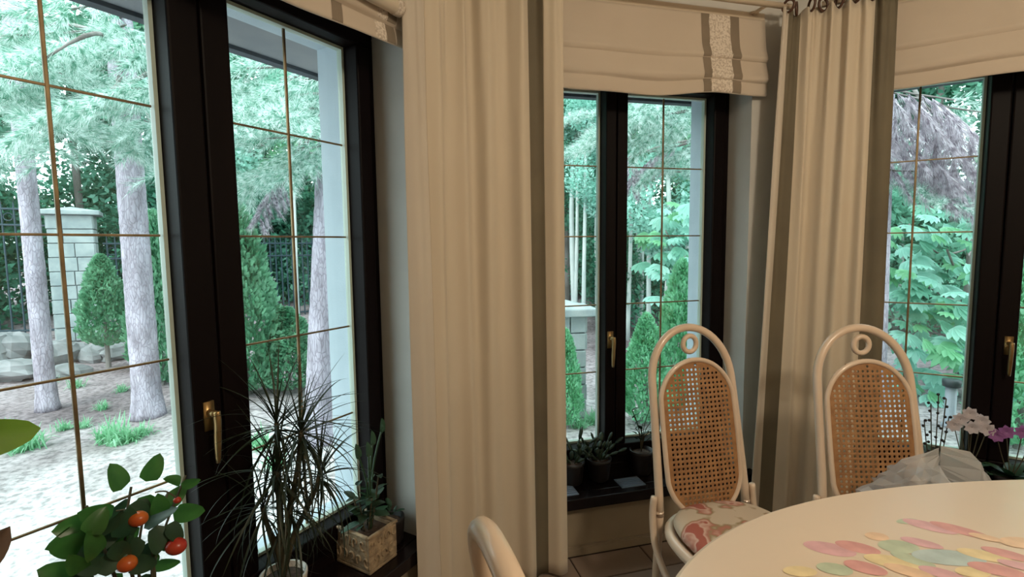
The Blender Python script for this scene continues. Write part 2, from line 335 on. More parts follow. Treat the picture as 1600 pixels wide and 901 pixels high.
for wi, nm in ((0, 'baseboard_left'), (1, 'baseboard_center'), (2, 'baseboard_right')):
    a, b = SIN[wi]; mb = MB(); mb.prism([(a+.012, IN-.018), (b-.012, IN-.018), (b-.003, IN-.001), (a+.003, IN-.001)], .002, .034)
    mb.prism([(a+.012, IN-.012), (b-.012, IN-.012), (b-.003, IN-.001), (a+.003, IN-.001)], .034, .042)
    struct(mb.build(nm, M['base'], loc=wl(wi, 0, 0, 0), rz=WA[wi]))

# ================================================================== WINDOWS
def ring(mb, l, r, b, t, wd, o0, o1, in_=True):
    mb.box(l, r, o0, o1, b, b+wd); mb.box(l, r, o0, o1, t-wd, t); mb.box(l, l+wd, o0, o1, b+wd, t-wd); mb.box(r-wd, r, o0, o1, b+wd, t-wd)
def window(wi):
    L, Rr = FL[wi]; sm = (L+Rr)/2; off = (sm, 0, SILLB)
    root = empty('window_%d' % (wi+1), wl(wi, sm, 0, SILLB), WA[wi]); root['kind'] = 'structure'
    mb = MB(); ring(mb, L+.001, Rr-.001, ZB, ZT, .052, FR0, FR1-.002)
    mid = (GL[wi][0][1] + GL[wi][1][0])/2
    mb.build('frame', M['wood'], root, off=off, bevel=.004)
    # sill board with two vents
    mb = MB(); mb.box(L-.05, Rr+.05, IN-.06, IN-.001, SILLB, SILLT); mb.box(L+.001, Rr-.001, IN-.001, FR0+.01, SILLB, SILLT); mb.box(L+.001, Rr-.001, FR0+.0, FR1-.004, SILLB, ZB-.001)
    sill = mb.build('sill', M['sillwood'], root, off=off, bevel=.004)
    for vs in (sm-.315, sm+.015) if wi == 1 else (sm-.2, sm+.2):
        mb = MB(); mb.box(vs-.06, vs+.06, -.237, -.150, SILLT, SILLT+.003)
        for k in range(5): mb.box(vs-.054, vs+.054, -.231+k*.016, -.231+k*.016+.009, SILLT+.003, SILLT+.006)
        mb.build('vent_grille', M['vent'], sill, off=off)
    for k in range(2):
        gl, gr = GL[wi][k]; l = L+.035 if k == 0 else mid+.002; r = mid-.002 if k == 0 else Rr-.035
        b, t = ZB+.035, ZT-.035; gb, gt = ROW[5], ROW[0]
        mb = MB(); o0, o1 = -.078, .028
        # chamfered sash rails: a deep outer frame and a slimmer inner step
        mb.box(l, r, o0, o1, b, gb-.014); mb.box(l, r, o0, o1, gt+.014, t); mb.box(l, gl-.014, o0, o1, gb-.014, gt+.014); mb.box(gr+.014, r, o0, o1, gb-.014, gt+.014)
        sash = mb.build('sash', M['wood'], root, off=off, bevel=.006)
        mb = MB(); ring(mb, gl-.013, gr+.013, gb-.013, gt+.013, .010, -.012, .012)
        mb.build('glazing_bead', M['bead'], sash, off=off)
        mb = MB(); mb.box(gl-.0005, gr+.0005, .003, .007, gb-.0005, gt+.0005); mb.build('pane', M['glass'], sash, off=off)
        for rr in range(1, 5):
            mb = MB(); mb.box(gl, gr, -.0045, .0015, ROW[rr]-.0031, ROW[rr]+.0031); mb.build('glazing_bar', M['brass'], sash, off=off, bevel=.0015)
        mb = MB(); mb.box(GV[wi][k]-.0042, GV[wi][k]+.0042, -.0055, .0018, gb, gt); mb.build('glazing_bar', M['brass'], sash, off=off, bevel=.0015)
        if k == 0 if wi != 1 else k == 0:
            hs = {0: .737, 1: 1.040, 2: .742}[wi]; z0 = .955
            mb = MB(); mb.box(hs-.014, hs+.014, -.084, -.078, z0-.05, z0+.03)
            mb.tube([(hs, -.084, z0), (hs, -.118, z0)], .0095, 10)
            mb.tube(spline([(hs, -.118, z0+.008), (hs, -.121, z0-.02), (hs, -.116, z0-.075), (hs, -.112, z0-.135)], 10), [.012]*4+[.0115]*4+[.010, .009, .007], 10, flat=.7)
            mb.build('handle', M['oldbrass'], sash, True, off=off)
    return root
M['vent'] = mat('vent_metal', (.30, .40, .55), .25, .6)  # blue of the reflected sky put into the metal colour
for wi in range(3): window(wi)

# ================================================================== CURTAINS
def resample(pts, n):
    pts = [np.array(p[:2], float) for p in pts]; d = [0]
    for a, b in zip(pts, pts[1:]): d.append(d[-1]+np.linalg.norm(b-a))
    out = []
    for i in range(n+1):
        t = d[-1]*i/n; k = min(max(np.searchsorted(d, t)-1, 0), len(pts)-2); u = (t-d[k])/(d[k+1]-d[k]); out.append(pts[k]*(1-u)+pts[k+1]*u)
    return np.array(out), d[-1]
def smooth_path(p, it=25):
    p = p.copy()
    for _ in range(it): p[1:-1] = .5*p[1:-1] + .25*(p[:-2]+p[2:])
    return p
def curtain(label, top, bot, folds, segs, z0, z1, seed, nring):
    rs = np.random.default_rng(seed); NU = 260; NV = 46
    tp, Lt = resample(top, NU); bp, Lb = resample(bot, NU); tp = smooth_path(tp, 900); bp = smooth_path(bp, 900)
    def nrm(p):
        d = np.gradient(p, axis=0); d /= np.linalg.norm(d, axis=1)[:, None]; return np.stack([d[:, 1], -d[:, 0]], 1)   # to the room
    nt_, nb_ = nrm(tp), nrm(bp)
    u = np.linspace(0, 1, NU+1)
    def prof(shift, sharp, extra):
        y = np.zeros_like(u)
        for (c, wd, a) in folds:                       # each fold is a rounded ridge
            x = (u - c - shift*math.sin(c*19+seed))/wd; y += a*np.exp(-(np.abs(x)**sharp))
        for k, (fr, ph, am) in enumerate(extra): y += am*np.sin(fr*u*2*PI+ph)
        return y
    ex = [(rs.uniform(7, 9), rs.uniform(0, 6), .003)]
    pt = prof(0, 2.0, ex + [(nring*1.0, 1.0, .007), (nring*2, .4, .004)]); pm = prof(.010, 2.0, ex); pb = prof(.028, 2.2, ex)
    mid = (tp.mean(0)+bp.mean(0))/2; root = empty('curtain', (bp.mean(0)[0], bp.mean(0)[1], z0))
    V = np.zeros((NV+1, NU+1, 3))
    for j in range(NV+1):
        t = j/NV; path = tp*(1-t)+bp*t; n = nt_*(1-t)+nb_*t
        wob = .004*np.sin(u*31+t*7+seed)*t
        h = np.where(t < .25, pt*(1-t/.25)+pm*(t/.25), pm*(1-(t-.25)/.75)+pb*((t-.25)/.75)) + wob
        V[j, :, :2] = path + n*h[:, None]; V[j, :, 2] = z1 + (z0-z1)*t + (.012*np.cos(u*2*PI*nring) if j == 0 else 0)
    for nm, ua, ub, mt in segs:
        ia, ib = int(round(ua*NU)), int(round(ub*NU)); mb = MB(); w_ = ib-ia
        o_ = np.array([bp.mean(0)[0], bp.mean(0)[1], z0])
        sub = V[:, ia:ib+1]-o_; mb.v = [tuple(q) for q in sub.reshape(-1, 3)]
        for j in range(NV):
            for i in range(w_): a = j*(w_+1)+i; mb.face(a, a+w_+1, a+w_+2, a+1)
        ob = mb.build(nm, mt, root, True); sl = ob.modifiers.new('thickness', 'SOLIDIFY'); sl.thickness = .003; sl.offset = -1
    # rings along the top, on the rod
    for k in range(nring):
        i = int((k+.5)/nring*NU); q = V[0, i]; d = V[0, min(i+3, NU)]-V[0, max(i-3, 0)]; a = math.atan2(d[1], d[0])
        mb = MB(); pts = [(0, .026*math.cos(x), .026*math.sin(x)) for x in np.linspace(0, 2*PI, 21)[:-1]]
        mb.tube(pts, .0055, 8, True); ob = mb.build('curtain_ring', M['ring'], root, True)
        ob.location = (q[0]-o_[0], q[1]-o_[1], z1-z0+.018); ob.rotation_euler.z = a
    tag(root, label, 'curtain', 'long cream curtains between the windows'); return root
A = lambda wi, s, o: wl(wi, s, o)
cA = meet(0, -.32, 1, -.32); cB = meet(1, -.33, 2, -.33)
ZR = 2.425
curtain('long cream curtain with one olive band, left of the middle window',
        [A(0, 1.31, -.285), A(0, 1.45, -.31), (*cA, 0), A(1, .45, -.32), A(1, .708, -.33)], [A(0, 1.318, -.285), A(0, 1.45, -.31), (*cA, 0), A(1, .45, -.33), A(1, .722, -.335)],
        [(.05, .06, .026), (.205, .055, .044), (.375, .060, .040), (.56, .065, .046), (.735, .048, .044), (.95, .05, .034)],
        [('edge_band', 0, .13, M['lining']), ('drape', .13, .80, M['curtain']), ('olive_stripe', .80, .885, M['olive']), ('edge_band', .885, 1, M['curtain'])], .02, ZR-.03, 1, 8)
curtain('long cream curtain with olive bands both sides, between middle and right windows',
        [A(1, 1.715, -.325), A(1, 1.80, -.33), (*cB, 0), A(2, .12, -.335), A(2, .268, -.33)], [A(1, 1.62, -.325), A(1, 1.78, -.34), (*cB, 0), A(2, .10, -.35), A(2, .282, -.335)],
        [(.04, .05, .030), (.30, .075, .044), (.50, .070, .040), (.665, .065, .046), (.80, .040, .034), (.93, .06, .030)],
        [('edge_band', 0, .10, M['lining']), ('olive_stripe', .10, .22, M['olive']), ('drape', .22, .84, M['curtain']), ('olive_stripe', .84, 1, M['olive'])], .02, ZR-.03, 4, 8)
# curtain rod in three straight lengths
for wi, nm in ((0, 'left'), (1, 'middle'), (2, 'right')):
    a = SIN[wi][0]+(.11 if wi else .05); b = SIN[wi][1]-(.11 if wi < 2 else .05)
    root = empty('curtain_rod', wl(wi, (a+b)/2, -.32, ZR), WA[wi]); h = (b-a)/2
    mb = MB(); mb.tube([(-h, 0, 0), (h, 0, 0)], .0125, 14); mb.build('pole', M['rod'], root, True)
    for sx in (-1, 1):
        mb = MB(); mb.tube([(sx*(h-.12), 0, .0), (sx*(h-.12), .104, 0)], .008, 8); mb.lathe([(.022, 0), (.022, .006)], 12, (sx*(h-.12), .09, -.003)); mb.build('bracket', M['rod'], root, True)
    tag(root, {'left': 'cream curtain rod above the leftmost window', 'middle': 'cream curtain rod above the middle window', 'right': 'cream curtain rod above the rightmost window'}[nm], 'curtain rod', 'cream curtain rods')

# ================================================================== ROMAN BLINDS
def blind(wi, label, zb, ribbons, wav):
    L, Rr = FL[wi]; a, b = L-.045, Rr+.045; sm = (a+b)/2; root = empty('roman_blind', wl(wi, sm, -.25, zb), WA[wi])
    # profile from headrail down over two soft tiers to the hem: (o,z)
    ztop = 2.40
    pr = [(-.228, ztop), (-.232, zb+.30), (-.240, zb+.225), (-.250, zb+.190), (-.255, zb+.172), (-.250, zb+.160), (-.246, zb+.154), (-.250, zb+.135), (-.258, zb+.105), (-.265, zb+.080), (-.262, zb+.064), (-.254, zb+.056), (-.251, zb+.050), (-.255, zb+.03), (-.256, zb), (-.251, zb-.002), (-.249, zb+.03)]
    pp = spline([(0, p[0], p[1]) for p in pr], 64)
    def surf(s, k, lift=0):
        p = pp[k]; t = k/64
        dz = wav*(.012*math.sin((s-a)*5.2+wi*2)+.006*math.sin((s-a)*13+1))*t + .02*(abs(s-sm)/(b-a)*2)**2*t
        do = .004*math.sin(s*9+k*.2)*t
        return (s-sm, p.y+.25+do-lift, p.z-zb+dz)
    mb = MB(); N = 40
    mb.grid(lambda u, v: surf(a+(b-a)*u, int(round(v*64))), N, 64)
    ob = mb.build('blind_fabric', M['blind'], root, True); sl = ob.modifiers.new('thickness', 'SOLIDIFY'); sl.thickness = .0025
    for (s0, s1, mt, nm) in ribbons:
        mb = MB()
        def g(u, v, s0=s0, s1=s1, nm=nm):
            k = int(round(v*58)); e = .007*abs(math.sin(k*.55)) if nm == 'lace_strip' else 0
            return surf((s0+s1)/2 + (s1-s0+e*2)*(u-.5), k, .0035)
        mb.grid(g, 8, 58); mb.build(nm, M[mt], root, True)
    mb = MB(); mb.box(a-sm, b-sm, .024, .034, ztop-zb-.01, ztop-zb+.03); mb.build('headrail', M['rod'], root)
    tag(root, label, 'blind', 'linen roman blinds'); return root
b1 = blind(0, 'linen roman blind with rolled end above the left window', 2.062, [(1.06, 1.10, 'ribbon', 'ribbon'), (1.235, 1.272, 'lace', 'lace_strip'), (1.277, 1.318, 'ribbon', 'ribbon')], .5)
blind(1, 'linen roman blind with lace strip above the middle window', 2.045, [(1.392, 1.432, 'ribbon', 'ribbon'), (1.436, 1.535, 'lace', 'lace_strip'), (1.539, 1.585, 'ribbon', 'ribbon')], 1)
blind(2, 'plain linen roman blind above the rightmost window', 2.045, [(1.0, 1.04, 'ribbon', 'ribbon'), (1.044, 1.12, 'lace', 'lace_strip')], .5)
# rolled bolster of blind fabric tied under the left blind
mb = MB(); c = Vector((1.19-(FL[0][0]+FL[0][1])/2, -.045, .105))
mb.tube([c+Vector((x, 0, 0)) for x in (-.13, -.11, 0, .10, .12)], [.018, .024, .026, .024, .020], 14)
rl = mb.build('fabric_roll', M['curtain'], b1, True)
mb = MB(); mb.tube([c+Vector((x, 0, 0)) for x in (.085, .10, .115)], [.0265]*3, 14); mb.build('lace_cuff', M['lace'], rl, True)

# ================================================================== CHAIRS
def cushion_mat():
    Mt = mat('floral_cushion', (.50, .41, .31), .85, bump=.1, bscale=300); nt = Mt.node_tree; N = nt.nodes; L = nt.links; b = N['Principled BSDF']
    tc = N.new('ShaderNodeTexCoord'); n = N.new('ShaderNodeTexNoise'); n.inputs['Scale'].default_value = 9; n.inputs['Detail'].default_value = 2.5; L.new(tc.outputs['Object'], n.inputs['Vector'])
    r = N.new('ShaderNodeValToRGB'); e = r.color_ramp.elements; e[0].position = 0; e[0].color = (.55, .45, .34, 1); e[1].position = 1; e[1].color = (.34, .09, .06, 1)
    for p_, c_ in ((.50, (.55, .45, .34)), (.535, (.30, .22, .12)), (.56, (.42, .17, .12)), (.60, (.60, .40, .32)), (.62, (.36, .10, .07))):
        q = e.new(p_); q.color = (*c_, 1)
    L.new(n.outputs['Fac'], r.inputs[0]); L.new(r.outputs[0], b.inputs['Base Color']); return Mt
M['cushion'] = cushion_mat()
def seoval(hw, hh, n, k):      # stadium-like outline
    out = []
    for i in range(k):
        a = 2*PI*i/k; c_, s_ = math.cos(a), math.sin(a)
        out.append((hw*math.copysign(abs(c_)**(2/n), c_), hh*math.copysign(abs(s_)**(2/n), s_)))
    return out
HW = .162; AZ = .893; AH = .19
def yback(z): return .185 + .13*max(0, (z-.45)/.64)**1.1
def make_chair():
    root = empty('dining_chair')
    # bent arch and back legs in one length, a mesh each: arch, legs
    pts = [(-HW-.012*(AZ-z)/.45, yback(z), z) for z in np.linspace(.44, AZ, 8)]
    pts += [(-HW*math.cos(a), yback(AZ+AH*math.sin(a)), AZ+AH*math.sin(a)) for a in np.linspace(0, PI, 26)[1:-1]]
    pts += [(HW+.012*(AZ-z)/.45, yback(z), z) for z in np.linspace(AZ, .44, 8)]
    MB().tube(pts, .0145, 12, ref=(0, 1, 0)).build('back_frame', M['cream'], root, True)
    for sx in (-1, 1):
        MB().tube([(sx*(HW+.012), yback(.46), .46), (sx*(HW+.012), .19, .40), (sx*(HW+.012), .205, .2), (sx*(HW+.014), .235, 0)], [.0145, .0145, .014, .013], 12).build('leg', M['cream'], root, True)
        MB().tube([(sx*.15, -.16, .425), (sx*.17, -.18, .22), (sx*.185, -.195, 0)], [.015, .014, .012], 12).build('leg', M['cream'], root, True)
        MB().tube(spline([(sx*.197, .185, .515), (sx*.203, .182, .44), (sx*.207, .150, .35), (sx*.200, .06, .27), (sx*.185, -.08, .235), (sx*.178, -.175, .23)], 24), [.0105]+[.012]*23+[.010], 10).build('side_brace', M['cream'], root, True)
    # curled ring in the arch
    zc = 1.018; MB().tube([(.027*math.cos(a), yback(zc)-.004, zc+.006+.030*math.sin(a)) for a in np.linspace(0, 2*PI, 25)[:-1]], .0095, 10, True, ref=(0, 1, 0)).build('ring', M['cream'], root, True)
    # oval cane panel
    hw, hh, zc, eh = .147, .270, .702, .155
    ol = []
    for i in range(72):
        a = 2*PI*i/72; sn = math.sin(a); ol.append((hw*math.cos(a), (hh-eh)*max(-1, min(1, sn*6)) + eh*sn))
    def dn(x, z, m=0): zz = max(0, abs(z)-(hh-eh)); return (x/(hw-m))**2 + (zz/(eh-m))**2
    def pan(x, z): return yback(z) - .028 - .012*(1-(x/hw)**2)*0 + .006*(x/hw)**2
    rim = MB().tube([(x, pan(x, zc+z), zc+z) for x, z in ol], .0088, 10, True, ref=(0, 1, 0)).build('panel_rim', M['cream'], root, True)
    cp = .0168; mb = MB(); nx = int(hw/cp)+1; nz = int(hh/cp)+1
    for i in range(-nx, nx+1):
        for j in range(-nz, nz+1):
            x, z = i*cp, j*cp
            if dn(x, z) > 1.0: continue
            b = len(mb.v); hr = .27*cp*1.05
            solid = dn(x, z, .018) > 1.0
            sq = [(-.5, -.5), (0, -.5), (.5, -.5), (.5, 0), (.5, .5), (0, .5), (-.5, .5), (-.5, 0)]
            for q in sq: mb.v.append((x+q[0]*cp, pan(x+q[0]*cp, zc+z+q[1]*cp), zc+z+q[1]*cp))
            if solid: mb.face(*range(b, b+8)); continue
            for k, q in enumerate(sq):
                a = math.atan2(q[1], q[0]); px, pz = x+hr*math.cos(a), z+hr*math.sin(a); mb.v.append((px, pan(px, zc+pz)+.0008, zc+pz))
            for k in range(8): l = (k+1) % 8; mb.face(b+k, b+l, b+8+l, b+8+k)
    for k, lab in ((0, None),):
        o = mb.build('cane_panel', M['cane'], root); o['kind'] = 'stuff'
        sl = o.modifiers.new('thickness', 'SOLIDIFY'); sl.thickness = .002; sl.offset = 0
    # seat: bent hoop, cane base, floral cushion
    so_ = seoval(.200, .205, 2.5, 48)
    MB().tube([(x, y-.01, .425) for x, y in so_], .019, 10, True).build('seat_frame', M['cream'], root, True)
    mb = MB(); b = len(mb.v); mb.v += [(x*.96, y*.96-.01, .432) for x, y in so_] + [(x*.96, y*.96-.01, .424) for x, y in so_]
    mb.face(*range(48)); mb.face(*range(95, 47, -1)); mb.build('cane_seat', M['cane'], root)
    mb = MB(); prof = [(.0, .438), (.80, .438), (.96, .445), (1.0, .458), (.97, .472), (.88, .482), (.6, .492), (.3, .497), (.001, .498)]
    b = 0
    for sc_, z in prof:
        for x, y in so_: mb.v.append((x*.96*max(sc_, .001), y*.96*max(sc_, .001)-.012, z))
    for i in range(len(prof)-1):
        for k in range(48): l = (k+1) % 48; mb.face(i*48+k, i*48+l, (i+1)*48+l, (i+1)*48+k)
    mb.build('seat_cushion', M['cushion'], root, True)
    MB().tube([(.155*math.cos(a), .155*math.sin(a)-.0, .235) for a in np.linspace(0, 2*PI, 29)[:-1]], .010, 8, True).build('stretcher_hoop', M['cream'], root, True)
    return root
def copy_tree(o, parent=None):
    c = o.copy(); C.objects.link(c); c.parent = parent
    for ch in list(o.children): copy_tree(ch, c)
    return c
ch = make_chair()
G = 'cream bentwood chairs round the table'
for i, (x, y, rz, lab) in enumerate(((.722, 1.565, 13, 'cream bentwood chair with cane back in front of the middle window'), (1.245, 1.505, -2, 'cream bentwood chair with cane back at the right, behind the table'), (.276, .605, 109, 'cream bentwood chair at lower edge, only the top of its arch showing'))):
    o = ch if i == 0 else copy_tree(ch); o.location = (x, y, .002); o.rotation_euler.z = R(rz); tag(o, lab, 'chair', G)

# ================================================================== TABLE
TX, TY, TA, TB, TN_ = 1.5, .58, 1.3, .75, 2.3; TZ = .75
tb = empty('dining_table', (TX, TY, 0))
ol = seoval(TA, TB, TN_, 120); mb = MB()
prof = [(0.985, TZ-.030), (1.0, TZ-.022), (1.002, TZ-.012), (.998, TZ-.003), (.992, TZ), ]
for sc_, z in prof:
    for x, y in ol: mb.v.append((x*sc_, y*sc_, z))
for i in range(len(prof)-1):
    for k in range(120): l = (k+1) % 120; mb.face(i*120+k, i*120+l, (i+1)*120+l, (i+1)*120+k)
mb.face(*[119-k for k in range(120)]); mb.face(*[480+k for k in range(120)]); mb.build('table_top', M['table'], tb)
mb = MB(); o2 = seoval(TA-.16, TB-.14, TN_, 60); mb.prism(o2, TZ-.10, TZ-.031); mb.build('apron', M['cream'], tb)
for sx in (-1, 1):
    for sy in (-1, 1):
        mb = MB(); mb.lathe([(.022, 0), (.026, .03), (.022, .08), (.03, .4), (.036, .60), (.036, TZ-.10)], 16, (sx*.85, sy*.42, .002)); mb.build('leg', M['cream'], tb, True)
pet = [(1296, 857, .060, .030, -20, 0), (1340, 855, .050, .026, -25, 1), (1418, 814, .035, .013, 10, 2), (1452, 822, .060, .026, -35, 0), (1500, 828, .065, .024, -40, 1), (1404, 854, .050, .030, 0, 2), (1370, 838, .03, .02, 0, 3), (1440, 848, .045, .02, -30, 0),
       (1394, 878, .060, .028, -20, 4), (1426, 874, .045, .022, -40, 2), (1482, 871, .085, .034, -5, 5), (1538, 868, .055, .024, -25, 4), (1574, 866, .050, .022, -35, 1), (1304, 889, .040, .024, -10, 2), (1352, 887, .045, .026, -25, 1), (1472, 896, .045, .022, -30, 0),
       (1520, 894, .04, .02, 0, 4), (1556, 890, .055, .026, -20, 1), (1594, 848, .05, .026, 0, 3), (1250, 893, .04, .02, 0, 4), (1420, 893, .05, .022, -30, 3), (1592, 884, .04, .018, -30, 0), (1540, 840, .035, .016, -30, 3)]
pc = [(.60, .34, .36), (.58, .28, .26), (.42, .47, .34), (.68, .46, .30), (.68, .54, .30), (.40, .47, .46)]
pm_ = [mat('petal_print_%d' % k, c_, .4, col2=tuple(min(1, x*1.2+.03) for x in c_), scale=20) for k, c_ in enumerate(pc)]
pts_ = [(onz(TZ, x, y), a, b_, r_, k) for x, y, a, b_, r_, k in pet]
for k in range(46):                                    # the print goes on over the rest of the table
    pts_.append((Vector((random.uniform(.62, 2.5), random.uniform(.15, .86), TZ)), random.uniform(.03, .06), random.uniform(.018, .03), random.uniform(-60, 20), random.randrange(6)))
done = []
for q, a, b_, r_, k in pts_:
    if len(done) >= 23 and any((q-d).length < a+e for d, e in done): continue
    done.append((q, a)); z_ = TZ+.0004+.00005*len(done); mb = MB()
    for i in range(20):
        t = 2*PI*i/20; mb.v.append((a*.82*math.cos(t), b_*.82*math.sin(t), 0))
    mb.face(*range(20)); mb.build('printed_petal', pm_[k], tb, loc=(q.x-TX, q.y-TY, z_), rz=R(r_))
tag(tb, 'cream oval dining table printed with coloured petals', 'table')
# clear plastic bag on the far chair
def bagf():
    mb = MB(); rs = np.random.default_rng(5); N, K = 30, 15
    for j in range(K+1):
        v = j/K
        for i in range(N):
            a = 2*PI*i/N; r = (1-.50*max(0, v-.45)/.55)*(1 if v > .06 else .92)*(1+rs.uniform(-.07, .07))
            if j == K: r = .02
            top = .225 + .05*math.sin(a*2+.5)*v + rs.uniform(-.012, .012)
            mb.v.append((.185*r*math.cos(a)*(1+.10*math.sin(3*a)), .14*r*math.sin(a), top*v))
    for j in range(K):
        for i in range(N): l = (i+1) % N; mb.face(j*N+i, j*N+l, (j+1)*N+l, (j+1)*N+i)
    mb.face(*range(N-1, -1, -1)); return mb
o = bagf().build('plastic_bag', M['bag']); o.location = (1.28, 1.475, .502); o.rotation_euler.z = R(-12)
tag(o, 'crumpled clear plastic bag on the chair behind the table', 'bag')

# flush ceiling lamp in the middle of the room, above the picture
LP = Vector((1.36, -.30, ZCEIL-.002)); pl = empty('ceiling_lamp', LP)
MB().lathe([(.0001, -.02), (.19, -.02), (.20, -.012), (.20, 0)], 32).build('mount', M['rod'], pl, True)
em = bpy.data.materials.new('opal_glow'); em.use_nodes = True; nb = em.node_tree.nodes; nb.remove(nb['Principled BSDF']); e_ = nb.new('ShaderNodeEmission'); e_.inputs[0].default_value = (1, .78, .56, 1); e_.inputs[1].default_value = 5; em.node_tree.links.new(e_.outputs[0], nb['Material Output'].inputs[0])
MB().lathe([(.0001, -.085), (.07, -.080), (.13, -.062), (.17, -.035), (.175, -.021)], 32).build('opal_shade', em, pl, True)
ld = bpy.data.lights.new('lamp_light', 'POINT'); ld.energy = 86; ld.color = (1, .84, .63); ld.shadow_soft_size = .15
lo = bpy.data.objects.new('lamp_light', ld); C.objects.link(lo); lo.parent = pl; lo.location = (0, 0, -.26)
tag(pl, 'flush opal ceiling lamp over the table, above the picture', 'lamp')

# ================================================================== INDOOR PLANTS
def leaf_mesh(name, L, W, matl, curl=.15, fold=.12, pw=.75, nu=4, nv=8):
    mb = MB()
    def f(u, v):
        x = (u-.5)*2; wd = W*(math.sin(PI*min(1, v**pw*1.0))**.5 if 0 < v < 1 else .03)
        return (x*wd/2, v*L, fold*abs(x)*wd - curl*L*v*v)
    return mb.grid(f, nu, nv).mesh(name, matl, True)
def orient(o, p, d, up=None, roll=0, s=1):
    d = Vector(d).normalized(); u = Vector(up) if up else Vector((0, 0, 1))
    x = d.cross(u)
    if x.length < .05: x = d.cross(Vector((1, 0, 0)))
    x.normalize(); z = x.cross(d); mm = Matrix((x, d, z)).transposed() @ Matrix.Rotation(roll, 3, 'Y')
    o.location = p; o.rotation_euler = mm.to_euler(); o.scale = (s, s, s)
def pot(root, prof, matl, soilr, soilz, seg=28):
    MB().lathe(prof, seg).build('pot', matl, root, True); MB().lathe([(0.0001, soilz+.004), (soilr*.6, soilz+.006), (soilr, soilz), (soilr, soilz-.02)][::-1], seg).build('soil', M['soil'], root, True)
# --- plant with oval leaves and red and orange fruits on the left sill
fp = wl(0, .52, -.165, SILLT+.001); pr_ = empty('fruiting_plant', fp)
pot(pr_, [(.055, 0), (.062, .01), (.078, .13), (.082, .135), (.082, .15), (.072, .15), (.068, .13)], M['pot_dark'], .069, .128)
lfm = [leaf_mesh('leaf', .088, .062, M['leafA'], .12, .10, .62), leaf_mesh('leaf', .075, .060, M['leafA'], .25, .16, .60), leaf_mesh('leaf', .088, .058, M['leafB'], .12, .1, .65)]
tnv, nnv = tn(0)
def wp(px, py, o): r = ray(px, py); return CAM + r*((WD[0]+o)/r.dot(nnv))
stems = [((0, 0, .13), (195, 835), (205, 760)), ((0, 0, .13), (160, 850), (135, 790)), ((0, 0, .13), (240, 840), (262, 770)), ((0, 0, .13), (215, 870), (225, 800)), ((0, 0, .13), (245, 860), (290, 742))]
for k, (b, m1, m2) in enumerate(stems):
    p0 = fp+Vector(b); MB().tube([q-fp for q in spline([p0, wp(*m1, -.165)*.7+p0*.3, wp(*m1, -.17), wp(*m2, -.15-.02*(k % 2))], 12)], [.004]*6+[.003]*7, 6).build('stem', M['stem'], pr_, True)
lv = [(200, 790, -50, 2), (190, 765, 100, 0), (228, 752, 60, 0), (235, 772, -110, 1), (215, 780, -80, 2), (150, 815, 170, 0), (165, 812, 20, 2), (118, 828, 195, 1), (150, 845, 200, 2), (130, 850, 150, 0), (175, 850, -60, 2), (190, 840, 80, 2), (260, 790, 40, 0), (270, 800, -20, 0), (245, 820, -100, 2), (260, 820, -60, 2), (250, 800, 100, 1), (230, 868, -70, 1), (245, 858, 35, 1), (240, 880, -30, 0),
      (160, 880, 160, 2), (145, 895, 190, 2), (180, 895, -100, 0), (200, 880, -30, 2), (130, 890, 120, 1), (115, 900, 140, 0), (165, 905, -80, 2), (210, 905, -50, 2), (282, 755, 135, 1), (283, 755, -15, 1), (180, 825, 210, 2), (205, 855, 190, 2), (150, 870, 100, 0), (175, 805, 150, 0), (195, 800, 200, 2), (215, 838, -120, 2), (225, 825, 30, 2), (170, 868, 20, 0), (190, 868, 60, 2), (220, 895, 60, 2), (140, 835, 60, 1), (235, 795, 160, 2), (165, 835, 250, 2), (250, 840, 10, 1), (150, 895, 30, 2), (182, 852, 130, 2)]
for k, (x, y, ang, mi) in enumerate(lv):
    p = wp(x, y, -.165+random.uniform(-.05, .05)); d = tnv*math.cos(R(ang)) + Vector((0, 0, 1))*math.sin(R(ang)) + nnv*random.uniform(-.45, .2)
    o = put('leaf', lfm[mi], pr_); small = .55 if 28 <= k <= 29 else random.uniform(.62, .85)
    orient(o, p-fp, d, -nnv + Vector((random.uniform(-.5, .5), random.uniform(-.5, .5), random.uniform(-.1, .7))), random.uniform(-.5, .5), small)
for x, y, r_, mt in ((275, 853, .021, 'fruit_red'), (216, 810, .018, 'fruit_or'), (198, 880, .019, 'fruit_or'), (277, 781, .008, 'fruit_red')):
    p = wp(x, y, -.205); o = MB().blob((0, 0, 0), (r_*1.12, r_, r_*.92), 16, 10).build('fruit', M[mt], pr_, True, loc=p-fp)
    q = wp(x-35, y-12, -.19)-fp; MB().tube([v-(p-fp) for v in spline([q, (q+(p-fp))/2+Vector((0, 0, .012)), p-fp+Vector((0, 0, r_*.6))], 8)], .0018, 6).build('fruit_stalk', M['stem'], o, True)
tag(pr_, 'potted plant with oval green leaves and red and orange fruits', 'plant')
